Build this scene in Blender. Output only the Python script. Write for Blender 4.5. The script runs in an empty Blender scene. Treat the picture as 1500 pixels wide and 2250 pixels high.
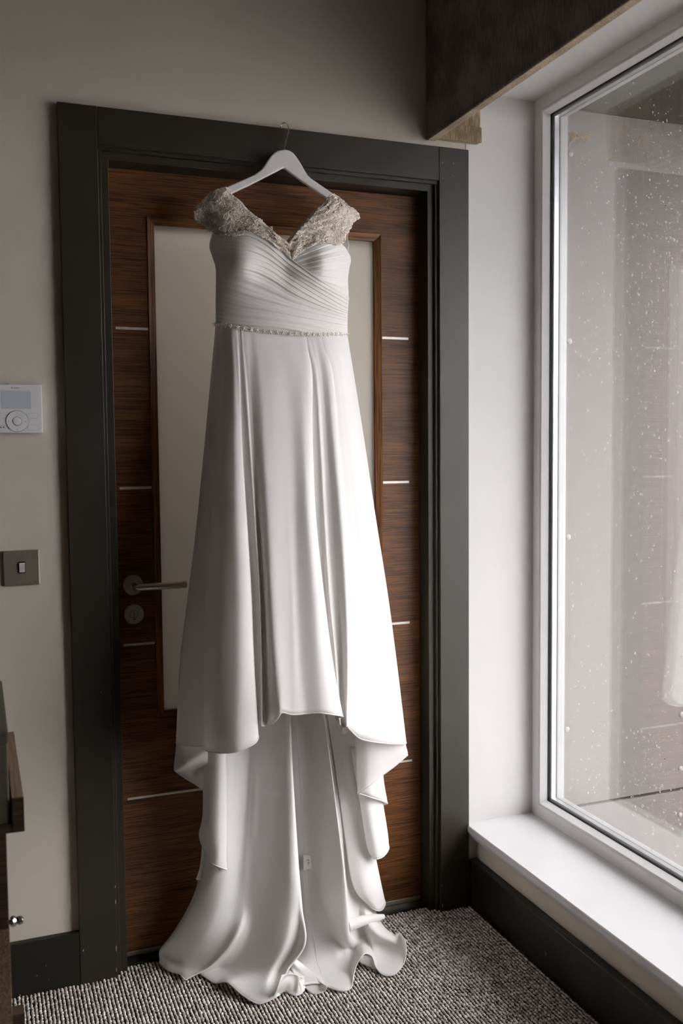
import bpy, bmesh, math, random
import numpy as np
from mathutils import Vector, Matrix
random.seed(7); RNG = np.random.default_rng(7)
SC = bpy.context.scene; COL = SC.collection

# ---------------------------------------------------------------- camera
CAM = np.array([-0.2126, -2.44623, 1.34904]); YAW, PIT, ROL, FPX = 0.36658, 0.063704, -0.0090217, 2097.38
FW = np.array([math.sin(YAW)*math.cos(PIT), math.cos(YAW)*math.cos(PIT), -math.sin(PIT)])
RT = np.array([math.cos(YAW), -math.sin(YAW), 0.0]); UP = np.cross(RT, FW)
R2 = RT*math.cos(ROL)+UP*math.sin(ROL); U2 = -RT*math.sin(ROL)+UP*math.cos(ROL)
cd = bpy.data.cameras.new('camera'); cam = bpy.data.objects.new('camera', cd); COL.objects.link(cam)
m = Matrix.Identity(4)
for i in range(3):
    m[i][0] = R2[i]; m[i][1] = U2[i]; m[i][2] = -FW[i]; m[i][3] = CAM[i]
cam.matrix_world = m
cd.sensor_fit = 'VERTICAL'; cd.sensor_height = 36; cd.sensor_width = 24; cd.lens = FPX/2250*36
cd.clip_start = 0.02; cd.dof.use_dof = True; cd.dof.focus_distance = 2.45; cd.dof.aperture_fstop = 3.5
SC.camera = cam

# ---------------------------------------------------------------- world, exposure
W = bpy.data.worlds.new('overcast'); SC.world = W; W.use_nodes = True
bg = W.node_tree.nodes['Background']; bg.inputs[0].default_value = (0.965, 0.945, 1.0, 1); bg.inputs[1].default_value = 12.5
sun = bpy.data.objects.new('veiled_sun', bpy.data.lights.new('veiled_sun', 'SUN')); COL.objects.link(sun)
sun.data.energy = 4.0; sun.data.angle = math.radians(42); sun.data.color = (1.0, .975, .96)
sun.rotation_euler = Vector((.74, -.70, .70)).to_track_quat('Z', 'Y').to_euler()
SC.view_settings.view_transform = 'Standard'; SC.view_settings.look = 'None'
SC.view_settings.gamma = 1; SC.view_settings.use_curve_mapping = False
SC.view_settings.exposure = -0.30
SC.cycles.max_bounces = 14; SC.cycles.diffuse_bounces = 8; SC.cycles.transparent_max_bounces = 24
SC.cycles.glossy_bounces = 5

# ---------------------------------------------------------------- helpers
def ray(x, y): return FW*FPX + R2*(x-750) + U2*(1125-y)
def at(x, y, Y):
    d = ray(x, y); return CAM + d*(Y-CAM[1])/d[1]
def atz(x, y, Z):
    d = ray(x, y); return CAM + d*(Z-CAM[2])/d[2]
def K(t):
    """(px,py,depth in front of the door wall) or (px,py,None,height)"""
    if t[2] is None: return atz(t[0], t[1], t[3])
    p = at(t[0], t[1], -t[2])
    return p if p[2] > .014 or len(t) > 4 else atz(t[0], t[1], .014)     # cloth lies on the carpet

def tag(o, label=None, cat=None, group=None, kind=None):
    if label: o['label'] = label
    if cat: o['category'] = cat
    if group: o['group'] = group
    if kind: o['kind'] = kind
    return o
def empty(name, loc, parent=None):
    o = bpy.data.objects.new(name, None); o.empty_display_size = .05; COL.objects.link(o); o.location = loc
    return o
def link(name, me, mat, parent=None, smooth=False):
    o = bpy.data.objects.new(name, me); COL.objects.link(o)
    if mat and not me.materials: me.materials.append(mat)
    if smooth: me.polygons.foreach_set('use_smooth', [True]*len(me.polygons))
    if parent is not None:
        o.parent = parent
        w = Matrix.Identity(4); p = parent
        while p is not None:
            w = Matrix.Translation(p.location) @ w; p = p.parent
        o.matrix_parent_inverse = w.inverted() if parent.type == 'EMPTY' else Matrix.Identity(4)
    return o
class MB:
    def __init__(s): s.v = []; s.f = []
    def add(s, v, f):
        n = len(s.v); s.v += [tuple(map(float, q)) for q in v]; s.f += [tuple(i+n for i in q) for q in f]; return s
    def box(s, a, b, bev=0):
        x0, y0, z0 = a; x1, y1, z1 = b
        if bev <= 0:
            return s.add([(x0,y0,z0),(x1,y0,z0),(x1,y1,z0),(x0,y1,z0),(x0,y0,z1),(x1,y0,z1),(x1,y1,z1),(x0,y1,z1)],
                         [(0,3,2,1),(4,5,6,7),(0,1,5,4),(1,2,6,5),(2,3,7,6),(3,0,4,7)])
        bm = bmesh.new(); bmesh.ops.create_cube(bm, size=1)
        for v in bm.verts: v.co = Vector(((x0+x1)/2+v.co.x*(x1-x0), (y0+y1)/2+v.co.y*(y1-y0), (z0+z1)/2+v.co.z*(z1-z0)))
        bmesh.ops.bevel(bm, geom=bm.edges[:], offset=bev, segments=2, affect='EDGES', profile=.6)
        bm.verts.index_update()
        s.add([v.co for v in bm.verts], [[v.index for v in f.verts] for f in bm.faces]); bm.free(); return s
    def tube(s, pts, r, n=8, cap=True):
        pts = [np.array(p, float) for p in pts]; k = len(pts); rs = r if hasattr(r, '__len__') else [r]*k
        V = []; up = np.array([0, 0, 1.0])
        prev = None
        for i, p in enumerate(pts):
            t = pts[min(i+1, k-1)]-pts[max(i-1, 0)]; t /= (np.linalg.norm(t)+1e-12)
            if prev is None:
                a = np.cross(t, up)
                if np.linalg.norm(a) < .1: a = np.cross(t, [1, 0, 0])
            else: a = prev - t*(prev@t)
            a /= np.linalg.norm(a)+1e-12; prev = a; b = np.cross(t, a)
            for j in range(n):
                w = 2*math.pi*j/n; V.append(p+rs[i]*(a*math.cos(w)+b*math.sin(w)))
        F = [(i*n+j, i*n+(j+1) % n, (i+1)*n+(j+1) % n, (i+1)*n+j) for i in range(k-1) for j in range(n)]
        if cap: F += [tuple(range(n))[::-1], tuple((k-1)*n+j for j in range(n))]
        return s.add(V, F)
    def lathe(s, c, axis, prof, n=24):
        """prof: list of (along axis, radius)"""
        ax = np.array(axis, float); ax /= np.linalg.norm(ax); c = np.array(c, float)
        a = np.cross(ax, [0, 0, 1.0]) if abs(ax[2]) < .9 else np.cross(ax, [1.0, 0, 0]); a /= np.linalg.norm(a); b = np.cross(ax, a)
        V = [c+ax*h+r*(a*math.cos(2*math.pi*j/n)+b*math.sin(2*math.pi*j/n)) for h, r in prof for j in range(n)]
        k = len(prof)
        F = [(i*n+j, i*n+(j+1) % n, (i+1)*n+(j+1) % n, (i+1)*n+j) for i in range(k-1) for j in range(n)]
        F += [tuple(range(n))[::-1], tuple((k-1)*n+j for j in range(n))]
        return s.add(V, F)
    def prism(s, poly, y0, y1):
        """poly in (x,z) extruded in y"""
        n = len(poly); V = [(x, y0, z) for x, z in poly]+[(x, y1, z) for x, z in poly]
        F = [tuple(range(n)), tuple(range(2*n-1, n-1, -1))]+[(i, i+n, (i+1) % n+n, (i+1) % n) for i in range(n)]
        return s.add(V, F)
    def build(s, name, mat, parent=None, smooth=False, bevel=0):
        me = bpy.data.meshes.new(name); me.from_pydata(s.v, [], s.f)
        bm = bmesh.new(); bm.from_mesh(me); bmesh.ops.recalc_face_normals(bm, faces=bm.faces); bm.to_mesh(me); bm.free()
        o = link(name, me, mat, parent, smooth)
        if bevel:
            b = o.modifiers.new('b', 'BEVEL'); b.width = bevel; b.segments = 2; b.limit_method = 'ANGLE'
        if smooth:
            try:
                me.set_sharp_from_angle(angle=math.radians(38))
            except Exception: pass
        return o
def text_mesh(name, body, size, mat, mtx, parent, extrude=.0002):
    c = bpy.data.curves.new(name, 'FONT'); c.body = body; c.size = size; c.extrude = extrude; c.resolution_u = 2
    t = bpy.data.objects.new('tmp', c); COL.objects.link(t)
    me = bpy.data.meshes.new_from_object(t.evaluated_get(bpy.context.evaluated_depsgraph_get()))
    bpy.data.objects.remove(t); me.transform(mtx); me.name = name
    for mm in list(me.materials): me.materials.pop()
    me.materials.clear()
    return link(name, me, mat, parent)

# ---------------------------------------------------------------- materials
def mat(name, col, rough=.5, metal=0, noise=None, bump=None, **kw):
    M = bpy.data.materials.new(name); M.use_nodes = True; nt = M.node_tree; N = nt.nodes; L = nt.links
    p = N['Principled BSDF']; p.inputs['Base Color'].default_value = (*col, 1)
    p.inputs['Roughness'].default_value = rough; p.inputs['Metallic'].default_value = metal
    for k, v in kw.items(): p.inputs[k.replace('_', ' ')].default_value = v
    tc = N.new('ShaderNodeTexCoord')
    if noise:      # (scale, amount, stretch xyz)
        sc, am, st = noise
        mp = N.new('ShaderNodeMapping'); mp.inputs['Scale'].default_value = st; L.new(tc.outputs['Object'], mp.inputs[0])
        n = N.new('ShaderNodeTexNoise'); n.inputs['Scale'].default_value = sc; n.inputs['Detail'].default_value = 5
        L.new(mp.outputs[0], n.inputs[0])
        r = N.new('ShaderNodeValToRGB'); r.color_ramp.elements[0].position = .3; r.color_ramp.elements[1].position = .7
        r.color_ramp.elements[0].color = (*[c*(1-am) for c in col], 1); r.color_ramp.elements[1].color = (*[min(1, c*(1+am)) for c in col], 1)
        L.new(n.outputs[0], r.inputs[0]); L.new(r.outputs[0], p.inputs['Base Color'])
    if bump:       # (scale, strength, distance)
        n2 = N.new('ShaderNodeTexNoise'); n2.inputs['Scale'].default_value = bump[0]; n2.inputs['Detail'].default_value = 3
        L.new(tc.outputs['Object'], n2.inputs[0])
        b = N.new('ShaderNodeBump'); b.inputs['Strength'].default_value = bump[1]; b.inputs['Distance'].default_value = bump[2]
        L.new(n2.outputs[0], b.inputs['Height']); L.new(b.outputs[0], p.inputs['Normal'])
    return M
def wood(name, dark, light, axis='x', scale=1.0, rough=.42):
    M = bpy.data.materials.new(name); M.use_nodes = True; nt = M.node_tree; N = nt.nodes; L = nt.links; p = N['Principled BSDF']
    tc = N.new('ShaderNodeTexCoord'); mp = N.new('ShaderNodeMapping')
    mp.inputs['Scale'].default_value = {'x': (1.3, 1, 12), 'z': (12, 1, 1.3), 'y': (12, 1.3, 12)}[axis]
    L.new(tc.outputs['Object'], mp.inputs[0])
    big = N.new('ShaderNodeTexNoise'); big.inputs['Scale'].default_value = 2.2*scale; big.inputs['Detail'].default_value = 3; L.new(mp.outputs[0], big.inputs[0])
    mp2 = N.new('ShaderNodeMapping'); mp2.inputs['Scale'].default_value = {'x': (9, 1, 330), 'z': (330, 1, 9), 'y': (330, 9, 330)}[axis]
    L.new(tc.outputs['Object'], mp2.inputs[0])
    fine = N.new('ShaderNodeTexNoise'); fine.inputs['Scale'].default_value = 1.0*scale; fine.inputs['Detail'].default_value = 4; fine.inputs['Distortion'].default_value = .6
    L.new(mp2.outputs[0], fine.inputs[0])
    r = N.new('ShaderNodeValToRGB'); r.color_ramp.elements[0].position = .38; r.color_ramp.elements[1].position = .60
    r.color_ramp.elements[0].color = (*dark, 1); r.color_ramp.elements[1].color = (*light, 1); L.new(fine.outputs[0], r.inputs[0])
    r2 = N.new('ShaderNodeValToRGB'); r2.color_ramp.elements[0].position = .3; r2.color_ramp.elements[1].position = .75
    r2.color_ramp.elements[0].color = (.72, .68, .66, 1); r2.color_ramp.elements[1].color = (1.15, 1.12, 1.1, 1); L.new(big.outputs[0], r2.inputs[0])
    mx = N.new('ShaderNodeMix'); mx.data_type = 'RGBA'; mx.blend_type = 'MULTIPLY'; mx.inputs[0].default_value = 1
    L.new(r.outputs[0], mx.inputs[6]); L.new(r2.outputs[0], mx.inputs[7]); L.new(mx.outputs[2], p.inputs['Base Color'])
    b = N.new('ShaderNodeBump'); b.inputs['Strength'].default_value = .25; b.inputs['Distance'].default_value = .0006
    L.new(fine.outputs[0], b.inputs['Height']); L.new(b.outputs[0], p.inputs['Normal'])
    p.inputs['Roughness'].default_value = rough; p.inputs['Specular IOR Level'].default_value = .3
    return M
M_wall = mat('wall_paint', (.60, .54, .462), .85, noise=(3, .03, (1, 1, 1)), bump=(420, .35, .0009))
M_rwall = mat('taupe_wall_paint', (.38, .32, .26), .88, noise=(3, .04, (1, 1, 1)))
M_ceil = mat('ceiling_paint', (.42, .38, .33), .9, noise=(3, .03, (1, 1, 1)))
M_frame = mat('charcoal_paint', (.022, .0175, .0105), .45, noise=(9, .10, (1, 1, 1)), bump=(260, .1, .0004))
M_base = mat('charcoal_baseboard_paint', (.010, .0085, .006), .45, noise=(9, .12, (1, 1, 1)), bump=(260, .1, .0004))
M_chip = mat('chipped_plaster', (.45, .40, .34), .8)
M_upvc = mat('white_plastic', (.80, .79, .79), .32, noise=(5, .02, (1, 1, 1)))
M_outer = mat('dimmed_white_plastic', (.22, .215, .21), .45, noise=(9, .04, (1, 1, 1)))  # frame plastic darkened to offset the direct sky light falling on it
M_sill = mat('white_gloss_paint', (.67, .665, .67), .38, noise=(4, .02, (1, 1, 1)), bump=(60, .06, .0006))
M_gasket = mat('black_rubber', (.012, .012, .012), .6)
M_spacer = mat('aluminium_spacer', (.55, .56, .58), .35, .8, noise=(40, .05, (1, 1, 1)))
M_veneer = wood('dark_oak_veneer', (.062, .023, .0075), (.190, .078, .026), 'x')
M_bead = wood('oak_bead', (.075, .030, .011), (.24, .105, .038), 'z', .6)
M_inlay = mat('aluminium_inlay', (.62, .58, .52), .35, .35, noise=(60, .05, (1, 1, 1)))
M_steel = mat('brushed_steel', (.66, .61, .52), .34, 1, noise=(30, .08, (1, 1, 30)))
M_chrome = mat('polished_nickel', (.72, .69, .64), .12, 1, noise=(30, .04, (1, 1, 1)))
M_black = mat('black_plastic', (.012, .011, .010), .4)
M_frost = mat('frosted_glass', (.52, .475, .41), .38, noise=(2, .03, (1, 1, .4)), Coat_Weight=.35, Coat_Roughness=.22)
def _frost():
    nt = M_frost.node_tree; N = nt.nodes; L = nt.links; out = N['Material Output']; p = N['Principled BSDF']
    t = N.new('ShaderNodeBsdfTranslucent'); t.inputs[0].default_value = (.85, .82, .78, 1); mx = N.new('ShaderNodeMixShader'); mx.inputs[0].default_value = .45
    L.new(p.outputs[0], mx.inputs[1]); L.new(t.outputs[0], mx.inputs[2]); L.new(mx.outputs[0], out.inputs[0])
_frost()
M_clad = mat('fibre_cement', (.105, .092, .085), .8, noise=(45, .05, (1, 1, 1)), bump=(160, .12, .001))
M_capm = mat('grey_screw_cap', (.22, .20, .19), .6)
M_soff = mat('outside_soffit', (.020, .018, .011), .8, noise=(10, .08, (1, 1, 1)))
M_ground = mat('paving_concrete', (.42, .41, .40), .9, noise=(6, .15, (1, 1, 1)))
M_thermo = mat('pearl_white_plastic', (.74, .73, .74), .22, noise=(8, .02, (1, 1, 1)), Coat_Weight=.5, Coat_Roughness=.06)
M_lcd = mat('grey_display', (.55, .58, .63), .10, noise=(8, .03, (1, 1, 1)), Coat_Weight=1.0, Coat_Roughness=.03)
M_grey = mat('grey_print', (.13, .12, .12), .5)
M_groove = mat('button_groove', (.30, .28, .27), .5)
M_plate = mat('brushed_nickel_plate', (.40, .355, .285), .42, .85, noise=(60, .08, (30, 1, 1)))
M_hang = mat('white_lacquer', (.66, .63, .62), .3, noise=(20, .02, (1, 1, 1)))
M_table = wood('walnut_stained_wood', (.030, .018, .012), (.080, .048, .032), 'x', .8, .4)
M_tlight = wood('walnut_top', (.12, .080, .048), (.26, .175, .11), 'y', .8, .4)
M_leather = mat('dark_leatherette', (.085, .076, .050), .65, noise=(50, .15, (1, 1, 1)), bump=(300, .3, .0006))
M_debris = mat('dry_brown_fibre', (.28, .17, .07), .8, noise=(40, .3, (1, 1, 1)))
M_label = mat('white_label', (.70, .66, .64), .6)

def cloth(name, col, alpha=1.0, rough=.50, bscale=0, trans=.28, sheen=.25):
    M = mat(name, col, rough, noise=(6, .012, (1, 1, 1)), bump=(700, .05, .0003))
    nt = M.node_tree; N = nt.nodes; L = nt.links; p = N['Principled BSDF']; out = N['Material Output']
    p.inputs['Sheen Weight'].default_value = sheen; p.inputs['Sheen Roughness'].default_value = .4
    p.inputs['Specular IOR Level'].default_value = .35
    tr = N.new('ShaderNodeBsdfTranslucent'); tr.inputs[0].default_value = (*col, 1)
    mx = N.new('ShaderNodeMixShader'); mx.inputs[0].default_value = trans
    L.new(p.outputs[0], mx.inputs[1]); L.new(tr.outputs[0], mx.inputs[2]); src = mx
    if alpha < 1:
        t = N.new('ShaderNodeBsdfTransparent'); m2 = N.new('ShaderNodeMixShader'); m2.inputs[0].default_value = alpha
        L.new(t.outputs[0], m2.inputs[1]); L.new(mx.outputs[0], m2.inputs[2]); src = m2
    L.new(src.outputs[0], out.inputs[0])
    return M
M_satin = cloth('ivory_satin', (.88, .862, .85), rough=.42)
M_skirt = cloth('ivory_chiffon_skirt', (.83, .80, .785), rough=.55, sheen=.35)
M_sheer = cloth('sheer_chiffon', (.86, .84, .83), alpha=.62, rough=.6, trans=.3)
M_ruche = cloth('ruched_chiffon', (.85, .815, .795), rough=.6, sheen=.3)
# lace: openwork net
M_lace = cloth('lace_net', (.66, .585, .51), rough=.75, trans=.1)
def _lace():
    nt = M_lace.node_tree; N = nt.nodes; L = nt.links; out = N['Material Output']; src = out.inputs[0].links[0].from_socket
    tc = N.new('ShaderNodeTexCoord'); v = N.new('ShaderNodeTexVoronoi'); v.inputs['Scale'].default_value = 95; v.feature = 'DISTANCE_TO_EDGE'
    L.new(tc.outputs['Object'], v.inputs['Vector'])
    n = N.new('ShaderNodeTexNoise'); n.inputs['Scale'].default_value = 26; L.new(tc.outputs['Object'], n.inputs[0])
    ad = N.new('ShaderNodeMath'); ad.operation = 'MULTIPLY_ADD'; ad.inputs[1].default_value = -1.6; ad.inputs[2].default_value = 1.0
    L.new(n.outputs[0], ad.inputs[0])
    a2 = N.new('ShaderNodeMath'); a2.operation = 'SUBTRACT'; L.new(v.outputs['Distance'], a2.inputs[0]); L.new(ad.outputs[0], a2.inputs[1])
    gt = N.new('ShaderNodeMapRange'); gt.inputs['From Min'].default_value = .02; gt.inputs['From Max'].default_value = .28
    gt.inputs['To Min'].default_value = 1.0; gt.inputs['To Max'].default_value = .72; L.new(a2.outputs[0], gt.inputs[0])
    t = N.new('ShaderNodeBsdfTransparent'); m2 = N.new('ShaderNodeMixShader')
    L.new(gt.outputs[0], m2.inputs[0]); L.new(t.outputs[0], m2.inputs[1]); L.new(src, m2.inputs[2]); L.new(m2.outputs[0], out.inputs[0])
_lace()
M_thread = mat('ivory_embroidery', (.78, .71, .64), .6)
M_pearl = mat('champagne_bead', (.80, .69, .57), .25, .4)
M_crystal = mat('silver_crystal', (.90, .86, .82), .14, .45)

def glass_mat(name, f0):
    M = bpy.data.materials.new(name); M.use_nodes = True; nt = M.node_tree; N = nt.nodes; L = nt.links
    N.remove(N['Principled BSDF']); out = N['Material Output']
    g = N.new('ShaderNodeNewGeometry'); d = N.new('ShaderNodeVectorMath'); d.operation = 'DOT_PRODUCT'
    L.new(g.outputs['Normal'], d.inputs[0]); L.new(g.outputs['Incoming'], d.inputs[1])
    ab = N.new('ShaderNodeMath'); ab.operation = 'ABSOLUTE'; L.new(d.outputs['Value'], ab.inputs[0])
    s = N.new('ShaderNodeMath'); s.operation = 'SUBTRACT'; s.inputs[0].default_value = 1; L.new(ab.outputs[0], s.inputs[1])
    pw = N.new('ShaderNodeMath'); pw.operation = 'POWER'; pw.inputs[1].default_value = 4.0; L.new(s.outputs[0], pw.inputs[0])
    ma = N.new('ShaderNodeMath'); ma.operation = 'MULTIPLY_ADD'; ma.inputs[1].default_value = 1-f0; ma.inputs[2].default_value = f0; L.new(pw.outputs[0], ma.inputs[0])
    t = N.new('ShaderNodeBsdfTransparent'); t.inputs[0].default_value = (.985, .99, .985, 1)
    gl = N.new('ShaderNodeBsdfGlossy'); gl.inputs['Roughness'].default_value = 0.0; gl.inputs[0].default_value = (1, 1, 1, 1)
    mx = N.new('ShaderNodeMixShader'); L.new(ma.outputs[0], mx.inputs[0]); L.new(t.outputs[0], mx.inputs[1]); L.new(gl.outputs[0], mx.inputs[2])
    L.new(mx.outputs[0], out.inputs[0]); return M
M_glass = glass_mat('double_glazing', .09)
M_drop = mat('water', (1, 1, 1), .02, Transmission_Weight=1.0, IOR=1.33)

# pelmet fabric (dark woven with vertical slubs)
def fabric(name, c0, c1):
    M = bpy.data.materials.new(name); M.use_nodes = True; nt = M.node_tree; N = nt.nodes; L = nt.links; p = N['Principled BSDF']
    tc = N.new('ShaderNodeTexCoord'); mp = N.new('ShaderNodeMapping'); mp.inputs['Scale'].default_value = (260, 260, 30); L.new(tc.outputs['Object'], mp.inputs[0])
    n = N.new('ShaderNodeTexNoise'); n.inputs['Scale'].default_value = 1; n.inputs['Detail'].default_value = 4; L.new(mp.outputs[0], n.inputs[0])
    n2 = N.new('ShaderNodeTexNoise'); n2.inputs['Scale'].default_value = 9; n2.inputs['Detail'].default_value = 4; L.new(tc.outputs['Object'], n2.inputs[0])
    ad = N.new('ShaderNodeMath'); ad.operation = 'ADD'; L.new(n.outputs[0], ad.inputs[0]); L.new(n2.outputs[0], ad.inputs[1])
    r = N.new('ShaderNodeValToRGB'); r.color_ramp.elements[0].position = .42; r.color_ramp.elements[1].position = .60
    hv = N.new('ShaderNodeMath'); hv.operation = 'MULTIPLY'; hv.inputs[1].default_value = .5; L.new(ad.outputs[0], hv.inputs[0])
    r.color_ramp.elements[0].color = (*c0, 1); r.color_ramp.elements[1].color = (*c1, 1); L.new(hv.outputs[0], r.inputs[0]); L.new(r.outputs[0], p.inputs['Base Color'])
    b = N.new('ShaderNodeBump'); b.inputs['Strength'].default_value = .5; b.inputs['Distance'].default_value = .001; L.new(n.outputs[0], b.inputs['Height']); L.new(b.outputs[0], p.inputs['Normal'])
    p.inputs['Roughness'].default_value = .85; p.inputs['Sheen Weight'].default_value = .2
    return M
M_pelm = fabric('pelmet_chenille', (.045, .028, .026), (.17, .115, .085))
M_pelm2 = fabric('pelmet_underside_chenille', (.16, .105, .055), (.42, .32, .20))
# carpet
def carpet():
    M = bpy.data.materials.new('ribbed_carpet'); M.use_nodes = True; nt = M.node_tree; N = nt.nodes; L = nt.links; p = N['Principled BSDF']
    tc = N.new('ShaderNodeTexCoord'); w = N.new('ShaderNodeTexWave'); w.inputs['Scale'].default_value = 52.5*math.pi/math.pi*1.0; w.bands_direction = 'X'
    w.inputs['Scale'].default_value = 33.4; L.new(tc.outputs['Object'], w.inputs[0])
    r = N.new('ShaderNodeValToRGB'); r.color_ramp.elements[0].position = .15; r.color_ramp.elements[1].position = .5
    r.color_ramp.elements[0].color = (.02, .018, .018, 1); r.color_ramp.elements[1].color = (.30, .26, .24, 1); L.new(w.outputs[0], r.inputs[0]); L.new(r.outputs[0], p.inputs['Base Color'])
    p.inputs['Roughness'].default_value = .95; return M
def tuftmat():
    M = mat('wool_tuft', (.4, .36, .33), .95); nt = M.node_tree; N = nt.nodes; L = nt.links; p = N['Principled BSDF']
    g = N.new('ShaderNodeNewGeometry'); r = N.new('ShaderNodeValToRGB'); e = r.color_ramp.elements
    e[0].position = 0; e[0].color = (.34, .29, .275, 1); e[1].position = 1; e[1].color = (.80, .74, .68, 1)
    m_ = e.new(.5); m_.color = (.56, .50, .465, 1)
    L.new(g.outputs['Random Per Island'], r.inputs[0]); L.new(r.outputs[0], p.inputs['Base Color']); p.inputs['Sheen Weight'].default_value = .2
    return M
M_carpet = carpet(); M_tuft = tuftmat(); M_cbase = mat('carpet_backing', (.055, .048, .045), .95)

# ================================================================ SETTING
S = lambda o: tag(o, kind='structure')
XW = 1.147          # window wall face
XF = 1.338          # window frame face
ZS, ZH = .248, 2.357
CEIL = 2.78
# floor
S(MB().box((-2.8, -4.8, -.12), (1.42, .12, 0)).build('floor', M_cbase))
floor = bpy.data.objects['floor']
def carpet_loops():
    px, py = .0094, .0066
    xs = np.arange(-.62, 1.118, px); ys = np.arange(-1.30, .09, py)
    X, Y = np.meshgrid(xs, ys); Y = Y + (np.arange(len(xs)) % 2)[None, :]*py/2
    c = np.stack([X.ravel(), Y.ravel(), np.full(X.size, .0022)], 1)
    n = len(c); c += RNG.normal(0, 1, (n, 3))*np.array([.0005, .0007, .0006])
    base = np.array([(1, 0, 0), (0, 1, 0), (-1, 0, 0), (0, -1, 0), (0, 0, 1), (.55, .6, .75), (-.55, .6, .75), (-.55, -.6, .75), (.55, -.6, .75)], float)
    F = [(4, 8, 5), (4, 5, 6), (4, 6, 7), (4, 7, 8), (0, 5, 8), (1, 6, 5), (2, 7, 6), (3, 8, 7), (0, 1, 5), (1, 2, 6), (2, 3, 7), (3, 0, 8)]
    s = np.array([.0040, .0044, .0034])*RNG.uniform(.8, 1.12, (n, 1))
    a = np.where(np.arange(n) % 2 == 0, .45, -.45)+RNG.normal(0, .25, n)
    b = base[None]*s[:, None, :]
    x = b[..., 0]*np.cos(a)[:, None]-b[..., 1]*np.sin(a)[:, None]; y = b[..., 0]*np.sin(a)[:, None]+b[..., 1]*np.cos(a)[:, None]
    V = np.stack([x, y, b[..., 2]], -1)+c[:, None, :]
    V = V.reshape(-1, 3); Fa = (np.array(F)[None]+(np.arange(n)*9)[:, None, None]).reshape(-1, 3)
    me = bpy.data.meshes.new('carpet_loops'); me.vertices.add(len(V)); me.vertices.foreach_set('co', V.ravel())
    me.loops.add(Fa.size); me.loops.foreach_set('vertex_index', Fa.ravel()); me.polygons.add(len(Fa))
    me.polygons.foreach_set('loop_start', np.arange(0, Fa.size, 3)); me.update(calc_edges=True)
    o = link('carpet_loops', me, M_tuft, floor, True); tag(o, kind='stuff')
carpet_loops()
MB().box((-2.8, -4.8, 0), (1.118, -1.303, .004)).build('carpet_sheet', M_carpet, floor)
S(MB().box((-2.8, -4.8, CEIL), (1.42, .12, CEIL+.1)).build('ceiling', M_ceil))
S(MB().box((-2.8, 0, 0), (.085, .12, CEIL)).box((1.026, 0, 0), (1.41, .12, CEIL)).box((.085, 0, 2.105), (1.026, .12, CEIL)).build('wall_back', M_wall))
S(MB().box((XW, -4.8, 0), (1.41, 0, .227)).box((XW, -4.8, ZH), (1.41, 0, CEIL)).box((XW, -4.8, .227), (1.41, -1.75, ZH)).build('wall_right', M_wall))
S(MB().box((-2.9, -4.8, 0), (-2.8, .12, CEIL)).build('wall_left', M_rwall))
S(MB().box((-2.9, -4.9, 0), (1.41, -4.8, CEIL)).build('wall_front', M_rwall))
# hallway side of the door: closes the opening
S(MB().box((-.9, 1.5, 0), (2.1, 1.6, 2.5)).box((-1.0, .12, 0), (-.9, 1.6, 2.5)).box((2.1, .12, 0), (2.2, 1.6, 2.5)).build('wall_hall', M_ceil))
S(MB().box((-1.0, .121, 2.5), (2.2, 1.6, 2.6)).build('ceiling_hall', M_ceil))
S(MB().box((-1.0, .121, -.1), (2.2, 1.6, 0)).build('floor_hall', M_clad))
hl = bpy.data.objects.new('hall_lamp', bpy.data.lights.new('hall_lamp', 'AREA')); COL.objects.link(hl)
hl.data.shape = 'DISK'; hl.data.size = .35; hl.data.energy = 24; hl.data.color = (1.0, .965, .93); hl.location = (.55, .85, 2.47)

wr = bpy.data.objects['wall_right']; M_lit_reveal = mat('lit_reveal_paint', (.60, .58, .57), .8, noise=(3, .02, (1, 1, 1)), bump=(420, .2, .0006))  # lit copy of the wall paint: cool window light put into its colour
MB().box((1.112, -.0013, ZS), (XF, -.0001, ZH)).build('lit_reveal_skin', M_lit_reveal, wr)  # thin skin added over the wall to carry that lit tone
MB().box((XW+.001, -1.75, ZH-.0013), (XF, -.0015, ZH-.0001)).build('lit_head_skin', M_lit_reveal, wr)  # same added skin under the window head
# baseboards
b = S(MB().prism([(-2.8, 0), (-.0015, 0), (-.0015, .139), (-2.8, .139)], -.020, 0).build('baseboard_back', M_base, bevel=.002))
bl = S(MB().box((1.120, -4.8, 0), (XW, -.001, .139)).build('baseboard_right', M_base, bevel=.003))
MB().box((1.1125, -.019, 0), (1.1195, -.001, .139)).build('baseboard_return', M_base, bl)
def chips(parent, pts, name='paint_chip'):
    for (c, r, nrm) in pts:
        a = MB(); n = 7; c = np.array(c); nrm = np.array(nrm, float)
        t = np.cross(nrm, [0, 0, 1.0]); u = np.array([0, 0, 1.0])
        ring = [c+nrm*.0006+t*r[0]*math.cos(w)*random.uniform(.7, 1.2)+u*r[1]*math.sin(w)*random.uniform(.7, 1.2) for w in [2*math.pi*i/n for i in range(n)]]
        a.add(ring+[c+nrm*.0009], [(i, (i+1) % n, n) for i in range(n)]); a.build(name, M_chip, parent)
chips(b, [(at(101, 2122, -.02), (.0012, .0012), (0, -1, 0)), (at(81, 2144, -.02), (.0014, .0014), (0, -1, 0)), (at(107, 2153, -.02), (.001, .0012), (0, -1, 0)), (at(44, 2187, -.02), (.001, .003), (0, -1, 0))])
chips(bl, [((1.12, -.412, .055), (.002, .005), (-1, 0, 0))])

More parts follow.
